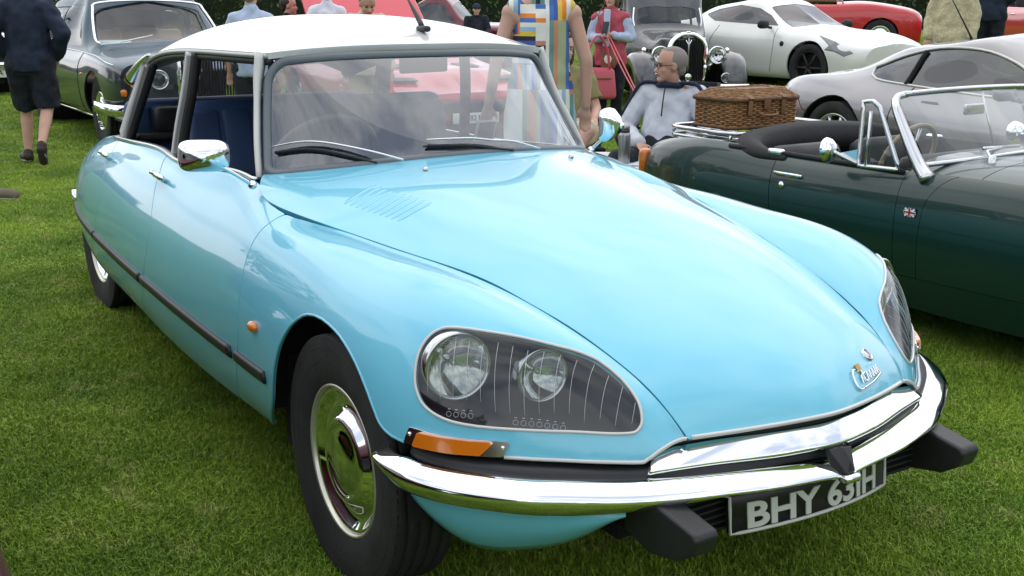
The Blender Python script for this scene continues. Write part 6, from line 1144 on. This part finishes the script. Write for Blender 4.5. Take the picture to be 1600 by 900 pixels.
    for s in ('l', 'r'):
        if shoes:
            an = j['an_'+s]; ft = j.get('toe_'+s, an+V3(.16, 0, -.05)); b = MB(); b.capsule(an+V3(-.03, 0, -.035), ft, .043, .040, 12, flat=(1, 1)); b.capsule(an+V3(-.01, 0, .0), an+V3(0, 0, -.05), .044, .045, 12); fuse('shoe', b, shoes, root, .009, 3)
            d = ft-an; b = MB(); n_ = np.linspace(0, 1, 8); P = [an+V3(-.045, 0, -.072)+(ft+V3(.03, 0, -.035)-an-V3(-.045, 0, -.072))*t for t in n_]; b.tube(P, [.03, .04, .04, .036, .038, .044, .042, .025], 12, flat=(1, .28)); b.build('sole', 'shoe_sole', root)
    return root
def stand(h=1.72, arms='down', **o):
    k = h/1.72; J = dict(pelvis=(0, 0, .93), chest=(0, 0, 1.30), neck=(-.01, 0, 1.46), head=(.02, 0, 1.605), sh_l=(0, .168, 1.355), sh_r=(0, -.168, 1.355), el_l=(-.02, .235, 1.11), el_r=(-.02, -.235, 1.11), wr_l=(.05, .25, .86), wr_r=(.05, -.25, .86), hip_l=(0, .095, .88), hip_r=(0, -.095, .88), kn_l=(.02, .10, .49), kn_r=(.02, -.10, .49), an_l=(-.02, .10, .09), an_r=(-.02, -.10, .09))
    J.update(o); return {a: tuple(np.array(b)*k) for a, b in J.items()}
def wp(D, L_, z=None): q = cpos+fwd*D+rgt*L_; return (float(q[0]), float(q[1]), float(rise(q[0], q[1])) if z is None else z)
AWAY = R(147.285)
# man in navy walking away on the left
person('person', 'man in navy sweatshirt and dark cargo shorts walking away on the left', (-8.55, -.05, 0), AWAY+R(8), stand(1.80, kn_r=(.03, -.10, .50), an_r=(-.28, -.10, .20), toe_r=(-.27, -.10, .06), kn_l=(.14, .11, .49), an_l=(.10, .12, .09), toe_l=(.23, .20, .04), el_l=(-.06, .30, 1.13), el_r=(-.06, -.30, 1.13), wr_l=(.10, .20, .93), wr_r=(.10, -.20, .93)), hair=('hair_grey', 'short'), clothes=(('top', 'cloth_navy', .030), ('shorts', 'cloth_navy_dark', .026)))
# people behind the roof line
person('person', 'person in pale blue shirt with back turned, behind the white roof on the left', wp(10.9, -2.50), AWAY, stand(1.66), hair=('hair_grey', 'short'), clothes=(('short_top', 'cloth_paleblue', .022), ('trousers', 'cloth_navy_dark', .02)), vox=.014)
person('person', 'dark-haired person bending in profile just above the white roof', wp(15.0, -2.95), R(60), stand(1.52), hair=('hair_dark', 'short'), clothes=(('top', 'cloth_navy_dark', .02), ('trousers', 'cloth_navy_dark', .02)), vox=.014)
person('person', 'person in white shirt with back turned, in front of the raised red lid', wp(14.0, -2.28), AWAY+R(20), stand(1.72), hair=('hair_dark', 'short'), clothes=(('top', 'cloth_white', .018), ('trousers', 'cloth_navy_dark', .02)), vox=.014)
person('person', 'grey-haired man in cream jacket looking down above the white roof', wp(11.6, -1.50), R(-10), stand(1.62, head=(.09, 0, 1.55), neck=(.02, 0, 1.43)), skin='skin_tan', hair=('hair_grey', 'short'), clothes=(('top', 'cloth_cream', .03), ('trousers', 'cloth_olive', .02)), vox=.014, tilt=R(22))
# woman in the printed dress
wdress = person('person', 'woman in colourful patchwork-print sleeveless dress with her back turned', wp(6.55, .16, 0), AWAY+R(4), stand(1.82, el_r=(-.02, -.245, 1.10), wr_r=(.0, -.25, .86), el_l=(-.02, .245, 1.10), wr_l=(.04, .285, .86)), skin='skin', hair=('hair_brown', 'long'), clothes=(('dress', 'dress_print', .018),), fem=True, vox=.011)
# woman with gilet and phone
wg = person('person', 'woman in pink quilted gilet and pale blue shirt looking at a phone', wp(13.3, 1.13), AWAY+math.pi-R(20), stand(1.66, el_l=(-.02, .25, 1.13), wr_l=(.20, .08, 1.16), el_r=(-.02, -.25, 1.13), wr_r=(.20, -.06, 1.12), hd_l=(.27, .0, 1.20), hd_r=(.27, .02, 1.16)), hair=('hair_brown', 'long'), clothes=(('top', 'cloth_paleblue', .014), ('vest', 'cloth_pink', .030), ('trousers', 'cloth_navy_dark', .014)), fem=True, vox=.012)
b = MB(); b.rbox((.178, 0, 1.20), (.03, .075, .42), .012, (R(-4), 'Y')); b.build('shirt_front', 'cloth_paleblue', wg)
person('person', 'woman in cream knitted cardigan standing beyond the silver coupe', wp(13.2, 5.05), AWAY+math.pi-R(35), stand(1.68), hair=('hair_grey', 'long'), clothes=(('top', 'knit_cream', .034), ('trousers', 'cloth_grey', .02)), fem=True, vox=.013)
person('person', 'man in navy jacket with back turned beside the cardigan woman', wp(14.0, 5.80), AWAY-R(20), stand(1.78, wr_l=(.16, .10, .95), wr_r=(.16, -.10, .95)), hair=('hair_grey', 'short'), clothes=(('top', 'cloth_navy', .03), ('trousers', 'cloth_navy_dark', .02)), vox=.013)
person('person', 'person standing beyond the left edge with only a shoe in view', (-6.96, -.99, 0), R(57), stand(1.72, an_r=(.36, -.06, .09), kn_r=(.22, -.08, .49)), shoes='shoe_grey', hair=('hair_dark', 'short'), clothes=(('top', 'cloth_grey', .02), ('shorts', 'cloth_olive', .02)), vox=.014)
def seated(s=1., zs=.40, **o):
    J = dict(pelvis=(0, 0, zs+.10), chest=(-.10, 0, zs+.46), neck=(-.10, 0, zs+.61), head=(-.06, 0, zs+.745), sh_l=(-.10, .19, zs+.545), sh_r=(-.10, -.19, zs+.545), el_l=(-.02, .26, zs+.29), el_r=(-.02, -.26, zs+.29), wr_l=(.20, .18, zs+.23), wr_r=(.20, -.18, zs+.23), hip_l=(.02, .10, zs+.09), hip_r=(.02, -.10, zs+.09), kn_l=(.44, .14, zs+.13), kn_r=(.44, -.14, zs+.13), an_l=(.46, .15, .09), an_r=(.46, -.15, .09)); J.update(o); return J
def camp_chair(label, loc, rz, m='cloth_navy_dark'):
    c = empty('folding_chair', loc, rz, label, 'chair', 'folding chairs on the lawn')
    b = MB(); b.rbox((.02, 0, .40), (.50, .52, .03), .01); b.build('seat', m, c); b = MB(); b.rbox((-.30, 0, .68), (.03, .52, .56), .01, (R(-14), 'Y')); b.build('backrest', m, c)
    for sx in (-.24, .26):
        for sy in (-.27, .27): b = MB(); b.tube([(sx, sy, 0), (sx*-.2, sy, .40), (sx*-1.0-.08*(sx > 0), sy, .62 if sx < 0 else .95)], .012, 6); b.build('leg', 'black_plastic', c)
    for sy in (-.28, .28): b = MB(); b.rbox((.02, sy, .62), (.48, .05, .025), .01); b.build('armrest', 'black_plastic', c)
    return c
sm_loc = wp(7.75, 1.05, 0); SMR = R(300)
man = person('person', 'seated grey-haired man in glasses and pale grey tracksuit top with navy stripes', sm_loc, SMR, seated(zs=.335, el_l=(-.03, .31, .62), el_r=(-.03, -.31, .62), wr_r=(.22, -.10, .56), wr_l=(.24, .12, .55)), skin='skin_tan', hair=('hair_grey', 'short'), clothes=(('top', 'cloth_grey', .018), ('trousers', 'cloth_navy_dark', .02)), glasses=True, vox=.010, look=R(-52), bald=.2)
jm = seated(zs=.335, el_l=(-.03, .31, .62), el_r=(-.03, -.31, .62))
for s, sy in (('l', 1), ('r', -1)):
    sh, el, wr = V3(*jm['sh_'+s]), V3(*jm['el_'+s]), V3(*(.24, .12, .55)) if s == 'l' else V3(.22, -.10, .56); o1 = V3(-.02, sy*.075, .04); P = smooth_line([V3(-.10, sy*.07, .955)+V3(.03, 0, .0), sh+V3(.035, sy*.016, .066), sh*.5+el*.5+V3(.03, sy*.060, .014), el+V3(.015, sy*.062, .004), el*.4+wr*.6+V3(.02, sy*.050, .01)], 20); b = MB(); b.tube(P, .022, 8, flat=(1, .6), up=(0, sy, .3)); b.build('sleeve_stripe', 'cloth_navy', man)
b = MB(); b.tube([(.00+.035, .004, .93), (.055, 0, .84), (.075, 0, .74)], .005, 6); b.build('zip', 'trim_black', man); b = MB(); aa = np.linspace(0, 2*np.pi, 20, endpoint=False); b.tube([(-.095+.085*math.cos(t), .085*math.sin(t), .935+.012*math.cos(t)) for t in aa], .020, 8, closed=True); b.build('collar', 'cloth_navy', man)
camp_chair('dark folding chair under the seated man', (sm_loc[0], sm_loc[1], 0), SMR)
sw_loc = wp(8.7, .40, 0)
person('person', 'seated bare-legged person in olive top behind the woman in the printed dress', sw_loc, R(-20), seated(zs=.40, kn_l=(.42, .06, .56), an_l=(.48, -.12, .30), toe_l=(.60, -.16, .22)), skin='skin', hair=('hair_brown', 'long'), clothes=(('short_top', 'cloth_olive', .02), ('shorts', 'cloth_cream', .012)), fem=True, vox=.013)
camp_chair('dark folding chair under the seated person in olive', sw_loc, R(-20))
sc_loc = wp(25.0, -.80); person('person', 'capped person in dark jacket sitting by the burgundy car', sc_loc, AWAY+math.pi+R(10), seated(zs=.55), hair=('cloth_navy', 'cap'), clothes=(('top', 'cloth_navy_dark', .03), ('trousers', 'cloth_navy_dark', .02)), vox=.014); camp_chair('dark folding chair under the capped sitter', sc_loc, AWAY+math.pi+R(10))
# ================================================================ small things
mat('wicker', (.25, .125, .045), rough=.55, var=.45, vscale=45); mat('wicker_dark', (.13, .060, .022), rough=.6, var=.4, vscale=40); mat('steel', (.35, .35, .36), rough=.3, metal=.9); mat('tablecloth', (.68, .68, .70), rough=.85, var=.06); mat('print_ink', (.25, .28, .35), rough=.8); mat('lead_red', (.40, .02, .03), rough=.6)
def basket(loc, rz, label, L_=.60, W=.40, Hh=.19, rows=13):
    k = empty('wicker_basket', loc, rz, label, 'basket'); hx, hy = W/2, L_/2
    def ring(z, o, n=150, ph=0., amp=.004):
        t = np.linspace(0, 1, n, endpoint=False); per = 4*(hx+hy); s = t*per; P = []
        for q in s:
            if q < 2*hy: p = (hx, -hy+q); nn = (1, 0)
            elif q < 2*hy+2*hx: p = (hx-(q-2*hy), hy); nn = (0, 1)
            elif q < 4*hy+2*hx: p = (-hx, hy-(q-2*hy-2*hx)); nn = (-1, 0)
            else: p = (-hx+(q-4*hy-2*hx), -hy); nn = (0, -1)
            a = o+amp*math.sin(q/.036*math.pi+ph); P.append((p[0]+nn[0]*a, p[1]+nn[1]*a, z))
        return P
    b = MB(); b.box((0, 0, Hh/2), (W-.012, L_-.012, Hh)); b.build('inner', 'wicker_dark', k)
    b = MB()
    for i in range(rows): b.tube(ring(.008+(Hh-.016)*i/(rows-1), 0, 170, math.pi*(i % 2), .0055), (Hh/rows)*.56, 6, closed=True)
    tag(b.build('weave', 'wicker', k), kind='stuff')
    lid = MB(); lid.prism([(hx+.012, -hy-.012, Hh), (hx+.012, hy+.012, Hh), (-hx-.012, hy+.012, Hh), (-hx-.012, -hy-.012, Hh)], (0, 0, .012)); lid.add([(hx+.006, -hy-.006, Hh+.012), (hx+.006, hy+.006, Hh+.012), (-hx-.006, hy+.006, Hh+.012), (-hx-.006, -hy-.006, Hh+.012), (hx*.5, -hy*.8, Hh+.05), (hx*.5, hy*.8, Hh+.05), (-hx*.5, hy*.8, Hh+.05), (-hx*.5, -hy*.8, Hh+.05)], [(0, 1, 5, 4), (1, 2, 6, 5), (2, 3, 7, 6), (3, 0, 4, 7), (4, 5, 6, 7)], False); lo = lid.build('lid', 'wicker_dark', k)
    b = MB()
    for i in range(6): f = i/5; b.tube([(p[0]*(1-.42*f*.98), p[1]*(1-.18*f*.98), p[2]) for p in ring(Hh+.014+.038*f, .006, 170, math.pi*(i % 2), .003)], .0062, 6, closed=True)
    tag(b.build('lid_weave', 'wicker', lo), kind='stuff')
    b = MB(); b.tube(ring(Hh, .012, 80, 0, 0), .014, 8, closed=True); b.build('lid_rim', 'wicker_dark', lo); b = MB(); b.tube(ring(.0, .004, 80, 0, 0), .012, 8, closed=True); b.build('foot_rim', 'wicker_dark', k)
    for y in (-.13, .13): b = MB(); b.rbox((hx+.018, y, Hh*.72), (.012, .030, Hh*.6), .004); b.rbox((hx*.8, y, Hh+.034), (.14, .035, .006), .002, (R(24), 'Y')); b.build('strap', 'leather_tan', k)
    b = MB(); b.rbox((hx+.02, 0, Hh*.85), (.01, .05, .07), .004); b.build('latch', 'leather_tan', k); b = MB(); b.tube(smooth_line([(hx+.02, -.07, Hh*.55), (hx+.05, -.05, Hh*.45), (hx+.05, .05, Hh*.45), (hx+.02, .07, Hh*.55)], 14), .008, 6); b.build('handle', 'leather_tan', k); return k
mgM = Matrix.Translation((.08, 2.86, -.02))@Matrix.Rotation(R(.5), 4, 'Z')
q = mgM@Vector((-2.32, -.11, .836)); basket(tuple(q), R(.5), 'brown wicker picnic basket strapped on the roadster\'s chrome luggage rack', .50, .30, .155)
q = wp(24.5, 6.55); basket((q[0], q[1], q[2]+.95), R(20), 'small wicker basket on the far red roadster\'s boot', .7, .45, .25, 8)
tb = empty('picnic_table', wp(7.55, .78, 0), R(60), 'low picnic table with white printed cloth by the seated man', 'table'); b = MB(); b.rbox((0, 0, .435), (.62, .9, .03), .01); b.build('table_top', 'dull_chrome', tb)
for sx in (-.27, .27):
    for sy in (-.40, .40): b = MB(); b.tube([(sx, sy, 0), (sx, sy, .42)], .012, 6); b.build('leg', 'dull_chrome', tb)
cl = []; n = 22
for i in range(n):
    for k in range(n): x, y = (i/(n-1)-.5)*.92, (k/(n-1)-.5)*1.2; dx, dy = max(0, abs(x)-.32), max(0, abs(y)-.46); d = math.hypot(dx, dy); f = .012*math.sin(20*(x+y))*(d > 0); cl.append((max(-.32, min(.32, x))+(f+.35*dx)*np.sign(x), max(-.46, min(.46, y))+(f+.35*dy)*np.sign(y), .455-d*.95))
b = MB(); b.add(cl, [(i*n+k, (i+1)*n+k, (i+1)*n+k+1, i*n+k+1) for i in range(n-1) for k in range(n-1)]); o = b.build('tablecloth', 'tablecloth'); o.location = wp(7.55, .78, 0); o.rotation_euler = (0, 0, R(60)); tag(o, 'white cloth with grey print draped over the low picnic table', 'tablecloth')
b = MB(); b.lathe([(.001, 0), (.038, 0), (.040, .01), (.040, .19), (.036, .205), (.030, .21), (.030, .216), (.034, .22), (.034, .255), (.028, .262), (.001, .263)], (0, 0, 0), (0, 0, 1), 28); fk = empty('vacuum_flask', wp(7.35, .735, .457), 0, 'brushed steel vacuum flask on the picnic table', 'flask'); b.build('flask_body', 'steel', fk); b = MB(); b.lathe([(.0305, .206), (.0355, .218), (.0355, .222), (.0305, .224)], (0, 0, 0), (0, 0, 1), 28); b.build('cup_ring', 'black_plastic', fk)
b = MB(); b.rbox((0, 0, 0), (.30, .42, .004), .001); o = b.build('newspaper', 'paper'); o.location = wp(7.45, .90, .462); o.rotation_euler = (0, 0, R(40)); tag(o, 'folded printed paper on the picnic table', 'paper')
# phone, pouch, pink bag and lead
o = MB().rbox((0, 0, 0), (.010, .072, .15), .004).build('phone', 'trim_black'); mw = wg.matrix_world.copy() if False else (Matrix.Translation(wg.location)@Matrix.Rotation(wg.rotation_euler.z, 4, 'Z')); o.matrix_world = mw@Matrix.Translation((.27, .01, 1.21))@Matrix.Rotation(R(-35), 4, 'Y'); tag(o, 'black phone held by the woman in the gilet', 'phone')
pou = empty('shoulder_pouch', (0, 0, 0), 0, 'small tan leather pouch hanging on the gilet woman\'s front', 'bag'); pou.matrix_world = mw; b = MB(); b.rbox((.185, .03, .84), (.03, .17, .18), .012); b.build('pouch_body', 'leather_tan', pou); b = MB(); b.tube(smooth_line([(.19, -.05, .93), (.17, -.10, 1.10), (.10, -.12, 1.35), (-.02, -.10, 1.44)], 16), .006, 6); b.build('strap', 'leather_tan', pou); b = MB(); b.sphere((.203, .03, .85), (.004, .045, .05)); b.build('printed_motif', 'white', pou)
bl = wp(13.05, .97, 0); pb = empty('handbag', (bl[0], bl[1], .37), R(-30), 'pink leather tote bag hanging from the arm of the woman in the gilet', 'bag'); pb.scale = (1.5,)*3; b = MB(); b.rbox((0, 0, .14), (.12, .30, .24), .035, taper=(.6, .86), seg=3); b.build('bag_body', 'bag_pink', pb)
for x in (-.03, .03): b = MB(); b.tube(smooth_line([(x, -.09, .25), (x, -.07, .40), (x, 0, .50), (x, .07, .40), (x, .09, .25)], 16), .007, 6); b.build('handle', 'bag_pink', pb)
b = MB(); b.rbox((.055, 0, .18), (.006, .20, .012), .002); b.build('zip', 'leather_tan', pb)
l0 = V3(*wp(13.0, 1.06, 1.12)); l1 = V3(*wp(7.9, .95, .72)); l2 = V3(*wp(7.9, 1.03, .60)); b = MB(); b.tube(smooth_line([l0, l0*.5+l1*.5+V3(0, 0, -.03), l1], 20), .007, 6); b.tube(smooth_line([l0+V3(.02, .02, 0), l0*.5+l1*.5+V3(.03, .02, -.03), l1], 20), .007, 6); o = b.build('dog_lead', 'lead_red'); tag(o, 'doubled red dog lead running from the gilet woman towards the seated man', 'lead')
# inside the pale blue saloon
o = MB().rbox((0, 0, 0), (.30, .46, .16), .03).build('folded_bag', 'bag_teal'); o.location = (-2.36, -.30, .62); o.rotation_euler = (0, 0, R(15)); tag(o, 'teal and white patterned bag on the saloon\'s rear seat', 'bag')
o = MB().rbox((0, 0, 0), (.10, .16, .13), .03).build('camera_case', 'trim_black'); o.location = (-2.85, -.42, .94); tag(o, 'small black case on the saloon\'s rear shelf', 'case')
pm_ = empty('dash_mirror', (-1.02, .22, .985), 0, 'small square silver-framed device on the saloon\'s dashboard', 'device'); b = MB(); b.rbox((0, 0, .05), (.012, .085, .085), .004, (R(20), 'Y')); b.build('frame', 'white', pm_); b = MB(); b.rbox((.009, 0, .052), (.004, .068, .066), .002, (R(20), 'Y')); b.build('display', 'trim_black', pm_)
